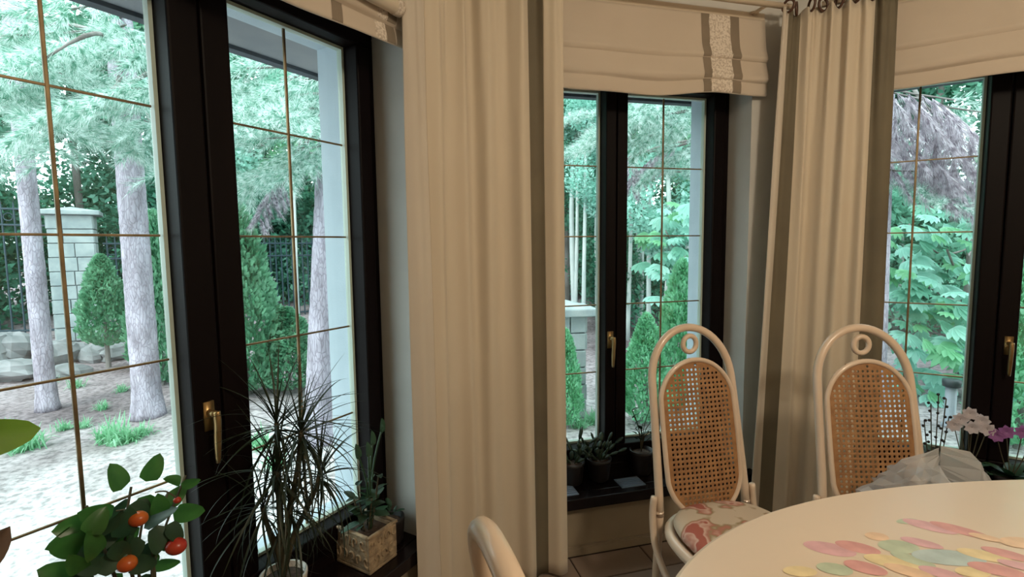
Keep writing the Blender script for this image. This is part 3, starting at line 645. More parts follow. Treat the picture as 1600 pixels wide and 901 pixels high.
# --- neighbour plant whose broad leaf reaches in at the left edge
f2 = wl(0, .245, -.16, SILLT+.001); p2 = empty('broad_leaf_plant', f2)
pot(p2, [(.05, 0), (.058, .01), (.07, .12), (.074, .135), (.066, .135), (.062, .12)], M['pot_white'], .063, .115)
big = leaf_mesh('leaf', .17, .072, M['leafbig'], .05, .12, .8, 4, 10); dry = leaf_mesh('leaf', .10, .055, M['leafdry'], .4, .35, .8)
tipA = wp(66, 668, -.22); o = put('leaf', big, p2); dA = (tnv*1.0+Vector((0, 0, -.04))).normalized(); orient(o, tipA-dA*.17-f2, dA, CAM-tipA)
MB().tube([v-f2 for v in spline([f2+Vector((0, 0, .11)), f2+Vector((-.03, 0, .45)), tipA-dA*.17], 12)], .004, 6).build('stem', M['stem'], p2, True)
tipB = wp(18, 838, -.20); o = put('leaf', dry, p2); dB = (tnv+Vector((0, 0, .5))).normalized(); orient(o, tipB-dB*.09-f2, dB, -nnv)
MB().tube([v-f2 for v in spline([f2+Vector((0, 0, .11)), f2+Vector((-.02, 0, .3)), tipB-dB*.09], 12)], .003, 6).build('stem', M['stem'], p2, True)
for k in range(7):
    a = random.uniform(0, 2*PI); o = put('leaf', big, p2); orient(o, (0, 0, .12+.02*k), nnv*-.6+tnv*random.uniform(-.5, .3)+Vector((0, 0, .8)), None, 0, .55)
tag(p2, 'broad yellow green leaf reaching in at the left edge', 'plant')
# --- dracaena in a white pot
f3 = wl(0, .885, -.150, SILLT+.001); p3 = empty('dracaena', f3)
pot(p3, [(.048, 0), (.055, .008), (.062, .09), (.068, .128), (.068, .138), (.061, .138), (.057, .11)], M['pot_white'], .058, .12)
dm = []
for L_, dr in ((.30, .10), (.34, .28), (.36, .45)):
    mb = MB()
    def f(u, v, L_=L_, dr=dr):
        x = (u-.5)*2; wd = .0105*(1-v)**.55*(.45+.55*min(1, v*6)); a = dr*3.4
        th = a*v; yy = L_*(math.sin(th)/a); zz = -L_*(1-math.cos(th))/a
        return (x*wd/2, yy, zz + abs(x)*wd*.25)
    dm.append(mb.grid(f, 2, 12).mesh('leaf', M['dracaena'], True))
heads = [((470, 672), 58, .9), ((432, 735), 54, .9), ((432, 660), 44, .95), ((500, 735), 40, .85), ((455, 790), 40, .85), ((410, 790), 30, .8)]
for k, ((x, y), n, s) in enumerate(heads):
    top = wp(x, y, -.165+.03*(k % 3-1))-f3
    MB().tube(spline([(0, .0, .13), (top.x*.3, top.y*.3, .13+(top.z-.13)*.4), (top.x*.8, top.y*.8, .13+(top.z-.13)*.75), tuple(top)], 12), [.009]*6+[.007]*7, 8).build('stem', M['stem'], p3, True)
    for i in range(n):
        a = 2.4*i+k; el = 1.35-2.3*(i/n)**1.05 + random.uniform(-.15, .15)
        d = Vector((math.cos(a)*math.cos(el), math.sin(a)*math.cos(el), math.sin(el)))
        if d.dot(nnv) > .25: d -= nnv*(d.dot(nnv)-.1)         # the blades stay on the room side of the pane
        o = put('leaf', dm[0] if el > .9 else dm[1] if el > .2 else dm[2], p3)
        orient(o, top+Vector((0, 0, -.035*i/n)), d, None, random.uniform(-.4, .4), s*random.uniform(.62, 1.0))
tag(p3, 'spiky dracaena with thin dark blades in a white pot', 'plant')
# --- carved box planter with christmas cactus and stems
f4 = wl(0, 1.212, -.150, SILLT+.001); rz4 = WA[0]; p4 = empty('flower_box', f4, rz4)
hx, hy, hz = .066, .082, .125; mb = MB()
mb.box(-hx, hx, -hy, hy, 0, .012); mb.box(-hx, hx, -hy, -hy+.01, .012, hz); mb.box(-hx, hx, hy-.01, hy, .012, hz); mb.box(-hx, -hx+.01, -hy+.01, hy-.01, .012, hz); mb.box(hx-.01, hx, -hy+.01, hy-.01, .012, hz)
bx = mb.build('box', M['carved'], p4, bevel=.004)
mb = MB()                                                # carved scrolls standing proud of the faces
for face in (0, 1, 2):
    for i in range(-2, 3):
        for zc in (.045, .10):
            t = i*.034 + (.017 if zc > .06 else 0)
            if abs(t) > (hx if face == 0 else hy)-.012: continue
            pts = []
            for q in np.linspace(0, 4.6, 14):
                r_ = .015*(1-q/6.5); u, v = t+r_*math.cos(q+i), zc+r_*1.4*math.sin(q+i)
                pts.append((u, -hy-.001, v) if face == 0 else ((hx+.001)*(1 if face == 1 else -1), u, v))
            mb.tube(pts, .0035, 6)
mb.build('carved_scrolls', M['carved'], bx, True)
mb = MB(); ring(mb, -hx-.004, hx+.004, 0, 0, 0, 0, 0); mb = MB()
mb.box(-hx-.004, hx+.004, -hy-.004, -hy+.008, hz, hz+.010); mb.box(-hx-.004, hx+.004, hy-.008, hy+.004, hz, hz+.010); mb.box(-hx-.004, -hx+.008, -hy+.008, hy-.008, hz, hz+.010); mb.box(hx-.008, hx+.004, -hy+.008, hy-.008, hz, hz+.010)
mb.build('rim', M['carved'], p4, bevel=.003)
mb = MB(); mb.box(-hx+.011, hx-.011, -hy+.011, hy-.011, .015, hz-.012); mb.build('soil', M['soil'], p4)
tag(p4, 'carved square stone planter in the corner of the left sill', 'planter')
f5 = f4+Vector((0, 0, hz-.010)); p5 = empty('leafy_succulent', f5, rz4)
rl_ = [leaf_mesh('leaf', .075, .040, M['leafB'], .2, .1, .7), leaf_mesh('leaf', .06, .034, M['cactus'], .25, .2, .7)]
for k in range(7):
    a = k*.9; ln = random.uniform(.10, .20); e = Vector((.05*math.cos(a), .035*math.sin(a)-.01, ln))
    MB().tube(spline([(e.x*.4, e.y*.4, 0), (e.x*.7, e.y*.7, ln*.5), tuple(e)], 8), .003, 6).build('stem', M['stem'], p5, True)
    for i in range(6):
        t = .25+.75*i/5; b_ = a+i*2.3; o = put('leaf', rl_[i % 2], p5)
        orient(o, (e.x*(.4+.6*t), e.y*(.4+.6*t), ln*t), (math.cos(b_), math.sin(b_)*.6, .35+random.uniform(-.4, .5)), None, random.uniform(-.5, .5), random.uniform(.5, 1))
for (dx, dy, ln, tx) in ((.005, -.02, .27, 0), (.01, -.015, .30, .02), (.0, -.02, .28, -.04), (.02, -.01, .33, .06)):
    MB().tube(spline([(dx, dy, 0), (dx+tx*.2, dy, ln*.6), (dx+tx, dy, ln)], 8), [.003]*5+[.004]*4, 6).build('stem', M['leafB'], p5, True)
    o = put('leaf', rl_[0], p5); orient(o, (dx+tx, dy, ln-.01), (tx*3+.1, .0, 1), (0, -1, 0), 0, .7)
tag(p5, 'leafy succulent with upright stalks growing in the carved planter', 'plant')
# small trailing plant in a white pot behind the planter
f6 = wl(0, 1.335, -.155, SILLT+.001); p6 = empty('trailing_plant', f6)
pot(p6, [(.034, 0), (.040, .01), (.046, .085), (.046, .10), (.041, .10), (.038, .085)], M['pot_dark'], .039, .082)
for k in range(14):
    a = random.uniform(0, 2*PI); o = put('leaf', rl_[0], p6); orient(o, (.015*math.cos(a), .015*math.sin(a), .085+random.uniform(0, .05)), (math.cos(a), math.sin(a)*.5-.2, random.uniform(.0, 1)), None, 0, random.uniform(.35, .5))
tag(p6, 'small dark leaved plant in a dark pot beside the curtain', 'plant')
# --- middle sill: two dark pots, flat-jointed cactus and a spiky succulent
def cactus(root, n, h, seed):
    rs = random.Random(seed)
    for k in range(n):
        a = 2*PI*k/n+rs.uniform(-.3, .3); p = Vector((.02*math.cos(a), .02*math.sin(a), .10)); el = rs.uniform(.35, 1.2)
        for j in range(3):
            ln = h*rs.uniform(.28, .42); d = Vector((math.cos(a)*math.cos(el), math.sin(a)*math.cos(el)*.6, math.sin(el)))
            mb = MB(); mb.tube([p, p+d*ln*.25, p+d*ln*.7, p+d*ln], [.004, .010, .012, .004], 8, flat=.5); mb.build('stem_joint', M['cactus'], root, True)
            p = p+d*ln*.95; a += rs.uniform(-.6, .6); el += rs.uniform(-.35, .45)
for s, lab, n, h in ((.830, 'jointed cactus in a dark bowl nearest the curtain on the middle sill', 9, .16), (.965, 'low spiky succulent in a dark bowl on the middle sill', 11, .13)):
    q = wl(1, s, -.125, SILLT+.001); r_ = empty('potted_cactus', q, WA[1])
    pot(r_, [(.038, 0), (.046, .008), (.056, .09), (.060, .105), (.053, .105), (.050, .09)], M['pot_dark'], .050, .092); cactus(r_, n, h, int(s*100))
    tag(r_, lab, 'plant', 'dark potted succulents on the middle sill')
q = wl(1, 1.19, -.115, SILLT+.001); r_ = empty('potted_twig_plant', q, WA[1])
pot(r_, [(.04, 0), (.046, .008), (.054, .10), (.058, .115), (.051, .115), (.048, .10)], M['pot_dark'], .049, .10)
for k in range(9):
    a = k*.7; e = Vector((.06*math.cos(a), .03*math.sin(a)-.02, random.uniform(.20, .32)))
    MB().tube(spline([(0, 0, .10), (e.x*.3, e.y*.3, .10+e.z*.4), tuple(e)], 7), .002, 5).build('stem', M['stem'], r_, True)
    for i in range(3): o = put('leaf', rl_[0], r_); orient(o, e*(.75+.12*i), (math.cos(a+i*2), -.3, .6), None, 0, random.uniform(.4, .7))
tag(r_, 'dark twiggy plant behind the cane backed chair', 'plant')
# --- right sill: flower spikes, pale flowers, violet flowers
q = wl(2, .515, -.135, SILLT+.001); r_ = empty('spike_plant', q, WA[2])
pot(r_, [(.04, 0), (.05, .008), (.06, .10), (.064, .12), (.057, .12), (.054, .10)], M['pot_dark'], .055, .105)
for k, (dx, hgt) in enumerate(((-.030, .38), (-.005, .425), (.022, .41), (.035, .33), (-.05, .30))):
    pts = spline([(dx*.2, 0, .10), (dx*.6, -.005, hgt*.5), (dx, -.01, hgt)], 10); MB().tube(pts, .0022, 6).build('flower_spike', M['stem'], r_, True)
    for i in range(9):
        p = pts[10-i]; MB().blob((0, 0, 0), .0065, 8, 5).build('bud', M['pot_dark'], r_, True, loc=p+Vector((random.uniform(-.008, .008), random.uniform(-.006, .006), -.006*i)))
for k in range(10):
    a = k*.63; o = put('leaf', rl_[0], r_); orient(o, (0, 0, .11), (math.cos(a), math.sin(a)*.6, random.uniform(.2, .9)), None, 0, 1.2)
tag(r_, 'plant with dark beaded flower spikes on the right sill', 'plant')
def flowers(name, s, label, mt, hgts, rad):
    q = wl(2, s, -.140, SILLT+.001); r_ = empty(name, q, WA[2])
    pot(r_, [(.04, 0), (.05, .008), (.06, .09), (.064, .11), (.057, .11), (.054, .09)], M['pot_dark'], .055, .095)
    pm2 = leaf_mesh('petal', .030, .026, M[mt], .3, .1, .6, 3, 5)
    for k, (dx, h) in enumerate(hgts):
        MB().tube(spline([(0, 0, .09), (dx*.5, -.01, h*.6), (dx, -.02, h)], 8), .002, 6).build('stem', M['stem'], r_, True)
        for i in range(7):
            a = i*.9; o = put('petal', pm2, r_); orient(o, (dx, -.02, h), (math.cos(a), -.5, math.sin(a)), (0, -1, 0), 0, rad)
    for k in range(12):
        a = k*.52; o = put('leaf', rl_[0], r_); orient(o, (0, 0, .10), (math.cos(a), math.sin(a)*.6, random.uniform(.1, .9)), None, 0, random.uniform(.9, 1.3))
    tag(r_, label, 'plant')
flowers('pale_flowering_plant', .625, 'plant with pale whitish flowers before the dark window post', 'petal_w', [(-.04, .33), (-.01, .36), (.03, .335), (.0, .30), (-.06, .30), (.05, .30)], 1.0)
flowers('violet_flowering_plant', .765, 'plant with violet flowers at the far right of the sill', 'petal_p', [(-.03, .30), (-.06, .28), (.02, .31), (.05, .29)], 1.0)

# ================================================================== GARDEN
GZ = -.15
def gh(x, y): return GZ + .03*math.sin(x*.9+1)*math.cos(y*.7) + .02*math.sin(x*2.3+y*1.7) + .05*max(0, math.hypot(x, y)-6)
mb = MB(); NX, NY = 150, 120; x0, x1, y0, y1 = -20, 20, -4.5, 22
mb.grid(lambda u, v: (x0+(x1-x0)*u, y0+(y1-y0)*v, gh(x0+(x1-x0)*u, y0+(y1-y0)*v) - (.25 if (abs(x0+(x1-x0)*u-1) < 2.6 and y0+(y1-y0)*v < 2.0) else 0)), NX, NY)
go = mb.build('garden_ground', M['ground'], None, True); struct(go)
def gpt(px, py):                                         # a point of the ground seen at a pixel
    q = onz(GZ, px, py)
    for _ in range(12): q = onz(gh(q.x, q.y), px, py)
    return q
# ---- foliage generators
def crown(name, matl, n, rx, rz, size, clump=14, hollow=.55, asp=.55, seed=0):
    rs = np.random.default_rng(seed); cc = rs.normal(size=(clump, 3)); cc /= np.linalg.norm(cc, axis=1)[:, None]; cc *= rs.uniform(.35, .78, (clump, 1))
    k = rs.integers(0, clump, n); d = rs.normal(size=(n, 3)); d /= np.linalg.norm(d, axis=1)[:, None]
    p = cc[k] + d*(rs.uniform(0, 1, (n, 1))**.45)*rs.uniform(.22, .42, (clump, 1))[k]
    p *= np.array([rx, rx, rz]); up = rs.normal(size=(n, 3))*.7+np.array([0, 0, .8]); up /= np.linalg.norm(up, axis=1)[:, None]
    t = rs.normal(size=(n, 3)); t -= up*(t*up).sum(1, keepdims=True); t /= np.linalg.norm(t, axis=1)[:, None]; b = np.cross(up, t)
    s = size*rs.uniform(.6, 1.25, (n, 1))
    V = np.stack([p-t*s*.5, p+b*s*asp*.5-up*s*.08, p+t*s*.5, p-b*s*asp*.5-up*s*.08], 1); return tris_mesh(name, V, 4, matl)
cr = [crown('leaf_crown', M['lv1'], 9000, 1.9, 2.3, .13, 18, seed=1), crown('leaf_crown', M['lv2'], 9000, 1.8, 2.2, .14, 18, seed=2), crown('leaf_crown', M['lv3'], 8000, 1.6, 1.9, .13, 16, seed=3), crown('leaf_crown', M['lv4'], 7000, 1.5, 1.7, .14, 15, seed=4)]
def trunk(pts, rad, seg=14, rough=.03):
    mb = MB(); mb.tube(pts, rad, seg)
    n = len(pts)
    for i in range(n*seg):
        v = Vector(mb.v[i]); c_ = Vector(pts[i//seg]); mb.v[i] = tuple(c_+(v-c_)*(1+random.uniform(-rough, rough)))
    return mb
thin_trunk = trunk([(0.02*math.sin(z), .02*math.cos(z*1.3), z) for z in np.linspace(0, 4, 14)], list(np.linspace(.075, .03, 14)), 8).mesh('trunk', M['barkdark'], True)
pale_trunk = trunk([(0.03*math.sin(z), .02*math.cos(z*1.3), z) for z in np.linspace(0, 4, 14)], list(np.linspace(.045, .02, 14)), 8).mesh('trunk', M['palebark'], True)
TL = {0: 'deep green broadleaf tree in the woods behind the garden', 1: 'blue green broadleaf tree in the woods behind the garden', 2: 'bright green broadleaf tree in the woods behind the garden', 3: 'pale mint broadleaf tree in the woods behind the garden'}
def woodtree(az, r, zc, k, s=1.0, pale=False):
    x, y = r*math.sin(R(az)), r*math.cos(R(az)); g = gh(x, y); root = empty('broadleaf_tree', (x, y, g-.02), random.uniform(0, 6))
    t = put('trunk', pale_trunk if pale else thin_trunk, root); t.scale = (1.2, 1.2, max(.3, (zc-g)/4+.15))
    c_ = put('leaf_crown', cr[k], root, (0, 0, zc-g), (0, 0, 0), (s, s, s)); c_['kind'] = 'stuff'
    tag(root, TL[k], 'tree', 'broadleaf trees in the woods, kind %d' % k)
rs = random.Random(3)
for i, az in enumerate(np.linspace(-58, 58, 17)):        # far dark wall of trees, three layers of height
    woodtree(az+rs.uniform(-2, 2), rs.uniform(12.5, 15), rs.uniform(.9, 1.5), 0 if i % 3 else 1, 1.15)
    woodtree(az+3.4, rs.uniform(12, 14.5), rs.uniform(4.2, 5.6), (0, 1, 0, 2)[i % 4], 1.25)
for i, az in enumerate(np.linspace(-54, 54, 13)):
    woodtree(az+rs.uniform(-3, 3), (rs.uniform(9.5, 11) if az > -12 else rs.uniform(13, 14.5)), rs.uniform(1.0, 3.6), (1, 2, 1, 3, 0)[i % 5], rs.uniform(.75, .95), i % 2 == 0)
# nearer leafy trees in the middle and right views
for az, r, zc, k, s in ((7, 8.2, 3.1, 1, .6), (10, 7.5, 2.4, 3, .42), (17, 7.0, 2.0, 3, .55), (19, 8.5, 2.9, 2, .7), (14, 9, 1.1, 0, .7), (-26, 12.4, 1.6, 1, .8), (-22, 12.5, 2.9, 2, .8), (-31, 12, 3.4, 3, .8)):
    woodtree(az, r, zc, k, s, True)
for az, r in ((8.2, 7.4), (7.2, 8.0), (9.6, 8.6), (13, 7.8), (14.5, 8.4), (15.3, 7.2), (-23.0, 9.5)):
    x, y = r*math.sin(R(az)), r*math.cos(R(az)); g = gh(x, y); root = empty('sapling', (x, y, g-.02), az)
    t = put('trunk', pale_trunk, root); t.scale = (.8, .8, .95); c_ = put('leaf_crown', cr[1 if r > 8 else 3], root, (0, 0, 3.6), (0, 0, 0), (.45, .45, .4)); c_['kind'] = 'stuff'
    tag(root, 'slender pale stemmed sapling among the garden trees', 'tree', 'slender saplings')
# ---- pines
def bough_mesh(name, matl, L, ntw, npt, nl, seed, droop=.35, hang=0):
    rs = np.random.default_rng(seed); V = []
    for i in range(ntw):
        x = L*(.12+.88*i/ntw); side = 1 if i % 2 else -1; base = np.array([x, 0, -droop*x*x/L])
        a = side*rs.uniform(.45, 1.0); d = np.array([math.cos(a), math.sin(a), rs.uniform(-.35, .15)-hang]); d /= np.linalg.norm(d); tl = L*rs.uniform(.22, .42)*(1.1-.5*i/ntw)
        for t in np.linspace(.15, 1, npt-5):
            p = base+d*tl*t + np.array([0, 0, -.25*tl*t*t])
            nd = rs.normal(size=(9, 3)); nd -= (nd@d)[:, None]*d; nd /= np.linalg.norm(nd, axis=1)[:, None]; nd = nd*.75+d*.8; nd[:, 2] -= hang; nd /= np.linalg.norm(nd, axis=1)[:, None]
            w_ = np.cross(nd, d); w_ /= np.linalg.norm(w_, axis=1)[:, None]+1e-6; ln = nl*rs.uniform(.7, 1.15, (9, 1))
            V.append(np.stack([p-w_*.0028, p+w_*.0028, p+nd*ln+np.array([0, 0, -.15])*ln], 1))
    return tris_mesh(name, np.concatenate(V), 3, matl)
bm_ = [bough_mesh('needles', M['needle'], 1.2, 20, 18, .13, 1), bough_mesh('needles', M['needle'], 1.0, 18, 18, .14, 2, .5, .3), bough_mesh('needles', M['needledead'], .9, 16, 18, .14, 3, .7, .9)]
def pine(name, base, top, r0, r1, label, boughs):
    root = empty(name, base); n = 110; pts = [tuple((top-base)*(i/n)) for i in range(n+1)]; rad = [r1+(r0-r1)*(1-i/n) + r0*.3*max(0, 1-i/7)**2 for i in range(n+1)]
    mb = trunk(pts, rad, 36, .035); mb.build('trunk', M['bark'], root, True)
    for (px, py, Y, az, k, s) in boughs:                 # bough root point and heading
        p = at(px, py, Y)-base-Vector((math.cos(R(az))*.55*s, math.sin(R(az))*.55*s, -.12*s)); hz = min(max(p.z+.35, .5), (top-base).z); q = (top-base)*(hz/(top-base).z)
        MB().tube(spline([tuple(q), tuple((q+p)/2+Vector((0, 0, .12))), tuple(p), tuple(p+Vector((math.cos(R(az))*.5*s, math.sin(R(az))*.5*s, -.10*s)))], 10), [.017]*4+[.012]*4+[.007]*3, 7).build('branch', M['barkdark'], root, True)
        nd = put('needles', bm_[k], root, p, (0, 0, R(az)), (s, s, s)); nd['kind'] = 'stuff'
    tag(root, label, 'tree'); return root
B1, B2, B3 = gpt(75, 640), gpt(232, 650), gpt(495, 690)
up5 = Vector((0, 0, 5.5))
pine('pine_tree', B1, B1+up5, .078, .062, 'leftmost pine trunk with pale bark seen through the left window', [(20, 150, 3.4, -30, 0, .9), (60, 60, 3.6, -60, 1, 1.0), (110, 120, 3.9, 10, 0, 1.0), (-20, 60, 3.4, 200, 0, 1.0), (30, 210, 4.4, -80, 1, .8), (90, 190, 3.5, 30, 0, .8)])
pine('pine_tree', B2, B2+up5, .112, .088, 'thick pine trunk beside the small thuja through the left window', [(180, 90, 3.4, -120, 0, .9), (130, 180, 3.3, 150, 0, .8), (200, 40, 3.5, -40, 1, .9), (100, 20, 3.3, 180, 0, 1.0), (225, 190, 3.9, -60, 1, .8), (160, 140, 3.0, -140, 1, .8), (60, 100, 3.0, 160, 0, .8), (205, 230, 3.8, 60, 0, .6)])
pine('pine_tree', B3, B3+Vector((.42, .1, 5.2)), .10, .080, 'pine trunk standing against the blue grey wall edge', [(400, 150, 3.6, -150, 0, .9), (440, 130, 3.4, 190, 1, .9), (475, 170, 3.5, -120, 0, .8), (390, 220, 3.7, -160, 0, .8), (450, 240, 3.6, 170, 1, .8), (420, 290, 3.9, -90, 2, .55), (370, 110, 3.4, 200, 0, .9), (430, 180, 3.2, -40, 0, .8), (480, 240, 3.6, -100, 1, .6), (380, 280, 3.9, 180, 0, .6)])
Bm = Vector((2.6, 6.2, gh(2.6, 6.2))); pine('pine_tree', Bm, Bm+Vector((-.1, .1, 5.5)), .13, .10, 'pine with hanging boughs behind the middle window', [(1000, 190, 4.0, 180, 0, .8), (1050, 180, 3.9, 200, 1, .8), (1080, 210, 4.2, -120, 0, .8), (1010, 240, 4.4, 170, 2, .6), (1040, 160, 3.8, 160, 0, .9), (985, 250, 4.4, -100, 2, .55), (1070, 270, 4.2, -60, 0, .6), (1090, 170, 4.0, -20, 0, .8), (910, 180, 5.5, 200, 0, .6), (1000, 160, 3.7, -140, 1, .8), (1060, 235, 4.0, 170, 1, .6)])
Br = at(1372, 560, 4.6); Br.z = gh(Br.x, Br.y); pine('pine_tree', Br, Br+Vector((-.1, 0, 5)), .075, .06, 'pine with dry drooping boughs behind the right window', [(1410, 190, 4.2, -20, 2, 1.0), (1450, 160, 4.0, 10, 2, 1.0), (1490, 200, 4.3, 30, 2, 1.0), (1440, 230, 4.4, -60, 2, .9), (1500, 160, 3.9, 0, 2, 1.0), (1470, 270, 4.2, -40, 2, .8), (1420, 290, 4.5, -90, 0, .7), (1510, 260, 4.5, -30, 2, .8), (1550, 180, 4.2, 0, 0, 1.0)])
# ---- big-leaved chestnut at the right window: every compound leaf its own piece
mb = MB(); 
for k in range(7):
    a = -1.25+k*.417; ln = .17*(1-.25*abs(k-3)/3); d = Vector((math.sin(a), math.cos(a), -.10)); x = Vector((d.y, -d.x, 0)).normalized(); b0 = len(mb.v)
    prof = [(.0, .05), (.3, .55), (.62, 1), (.85, .65), (1, .05)]
    for t, wd in prof:
        c_ = d*ln*t+Vector((0, 0, -.06*t*t*ln*4)); mb.v += [tuple(c_-x*.028*wd+Vector((0, 0, .008*wd))), tuple(c_), tuple(c_+x*.028*wd+Vector((0, 0, .008*wd)))]
    for i in range(4):
        for j in range(2): q = b0+i*3+j; mb.face(q, q+1, q+4, q+3)
palm = [mb.mesh('leaf', M['lv4'], True), mb.mesh('leaf', M['lv3'], True), mb.mesh('leaf', M['lv2'], True)]
def chestnut(base, cells, label, seed, h):
    rs = random.Random(seed); root = empty('chestnut_tree', base)
    trunk([(0, 0, z) for z in np.linspace(0, h, 10)], list(np.linspace(.05, .02, 10)), 8).build('trunk', M['barkdark'], root, True)
    for (px, py, Y, n, sp) in cells:
        c_ = at(px, py, Y)-base; MB().tube(spline([(0, 0, max(.2, min(h, c_.z-.25))), tuple(c_*.5+Vector((0, 0, c_.z*.25+.1))), tuple(c_)], 8), .010, 6).build('branch', M['barkdark'], root, True)
        for i in range(n):
            p = c_+Vector((rs.uniform(-sp, sp), rs.uniform(-sp, sp), rs.uniform(-sp, sp)*.8)); o = put('leaf', palm[rs.choice((0, 0, 1, 2))], root)
            orient(o, p, (rs.uniform(-1, 1), rs.uniform(-1.3, .1), rs.uniform(-.7, .1)), (rs.uniform(-.3, .3), -.5, 1), 0, rs.uniform(.7, 1.2))
    tag(root, label, 'tree')
bc = at(1500, 640, 5.2); bc.z = gh(bc.x, bc.y)
chestnut(bc, [(1480, 390, 4.8, 22, .34), (1440, 440, 5.0, 22, .36), (1500, 460, 4.6, 22, .34), (1460, 510, 4.7, 26, .34), (1490, 550, 4.6, 24, .32), (1440, 580, 4.9, 22, .34), (1420, 350, 5.3, 14, .32), (1510, 350, 5.0, 14, .3), (1560, 480, 4.6, 22, .4), (1600, 560, 4.5, 24, .4), (1600, 640, 4.4, 24, .35), (1450, 640, 4.8, 20, .3)], 'chestnut with big bright leaves filling the right window', 5, 2.0)
bc2 = at(1085, 560, 6.0); bc2.z = gh(bc2.x, bc2.y)
chestnut(bc2, [(1070, 400, 5.6, 20, .34), (1050, 430, 5.8, 18, .34), (1080, 350, 5.8, 18, .34), (1040, 360, 6.2, 14, .34), (1090, 450, 5.5, 16, .3)], 'chestnut with broad drooping leaves behind the middle window', 6, 2.2)
# ---- thujas
def thuja_mesh(name, matl, n, r, h, seed, egg=.7):
    rs = np.random.default_rng(seed); t = rs.uniform(0, 1, n)**.8; a = rs.uniform(0, 2*PI, n)
    rr = r*np.minimum(1, (t*6)**.5)*np.maximum(0, 1-t**1.8)**egg*(1+.10*np.sin(a*5+t*20))*rs.uniform(.72, 1.05, n)
    p = np.stack([rr*np.cos(a), rr*np.sin(a), t*h], 1); d = np.stack([np.cos(a)*.6, np.sin(a)*.6, np.full(n, .75)], 1)+rs.normal(size=(n, 3))*.35; d /= np.linalg.norm(d, axis=1)[:, None]
    w_ = np.cross(d, rs.normal(size=(n, 3))); w_ /= np.linalg.norm(w_, axis=1)[:, None]; s = .07*rs.uniform(.6, 1.2, (n, 1))
    return tris_mesh(name, np.stack([p, p+d*s*.5+w_*s*.28, p+d*s, p+d*s*.5-w_*s*.28], 1), 4, matl)
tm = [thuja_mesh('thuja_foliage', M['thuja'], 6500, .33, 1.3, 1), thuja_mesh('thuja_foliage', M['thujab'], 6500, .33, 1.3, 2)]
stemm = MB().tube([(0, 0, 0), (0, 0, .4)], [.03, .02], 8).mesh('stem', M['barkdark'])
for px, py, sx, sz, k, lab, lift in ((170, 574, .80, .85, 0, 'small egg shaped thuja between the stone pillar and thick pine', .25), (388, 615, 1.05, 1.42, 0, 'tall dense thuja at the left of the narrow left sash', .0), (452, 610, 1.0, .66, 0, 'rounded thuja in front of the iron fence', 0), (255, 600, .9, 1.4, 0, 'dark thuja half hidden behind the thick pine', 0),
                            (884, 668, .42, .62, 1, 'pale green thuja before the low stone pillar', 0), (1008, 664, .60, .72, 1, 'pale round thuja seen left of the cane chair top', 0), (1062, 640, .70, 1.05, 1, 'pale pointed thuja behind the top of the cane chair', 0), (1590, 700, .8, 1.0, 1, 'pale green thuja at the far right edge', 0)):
    b = gpt(px, py); root = empty('thuja', b); s_ = put('stem', stemm, root, (0, 0, -.03)); s_.scale = (1, 1, 1+lift*2)
    f_ = put('thuja_foliage', tm[k], root, (0, 0, .02+lift), (0, 0, px), (sx, sx, sz)); f_['kind'] = 'stuff'; tag(root, lab, 'shrub', 'thujas in the garden')
# ---- stone pillars
def pillar(base, w_, h, rz, label, nrow):
    root = empty('stone_pillar', base, rz); MB().box(-w_/2+.015, w_/2-.015, -w_/2+.015, w_/2-.015, -.2, h).build('core', M['mortar'], root)
    rs = random.Random(int(h*100)); z = 0
    for r_ in range(nrow):
        hz = h/nrow; x = -w_/2; cuts = [-w_/2] + sorted(rs.uniform(-.18, .18)*w_ for _ in range(1)) + [w_/2]
        for fa in range(4):
            for a, b_ in zip(cuts, cuts[1:]):
                mb = MB(); e = rs.uniform(0, .015); mb.box(a+.005, b_-.005, -w_/2-e, -w_/2+.02, z+.005, z+hz-.006); o = mb.build('stone', M['stone'], root, bevel=.006); o.rotation_euler.z = fa*PI/2
        z += hz
    mb = MB(); mb.box(-w_/2-.09, w_/2+.09, -w_/2-.09, w_/2+.09, h, h+.07); mb.build('cap', M['stone'], root, bevel=.012)
    mb = MB(); b0 = w_/2+.05; mb.v += [(-b0, -b0, h+.07), (b0, -b0, h+.07), (b0, b0, h+.07), (-b0, b0, h+.07), (0, 0, h+.13)]
    for k in range(4): mb.face(k, (k+1) % 4, 4)
    mb.build('cap_top', M['stone'], root); tag(root, label, 'pillar', 'stone fence pillars'); return root
pb = gpt(128, 528); PD = Vector((pb.x, pb.y, gh(pb.x, pb.y)))
topz = at(128, 326, PD.y).z
pillar(PD, .52, topz-PD.z-.1, R(35), 'tall stone pillar with a cap seen through the left window', 9)
q2 = gpt(884, 645); pillar(Vector((q2.x, q2.y, gh(q2.x, q2.y))), .30, at(905, 478, q2.y).z-gh(q2.x, q2.y)-.07, R(8), 'low pale stone pillar behind the middle window', 6)
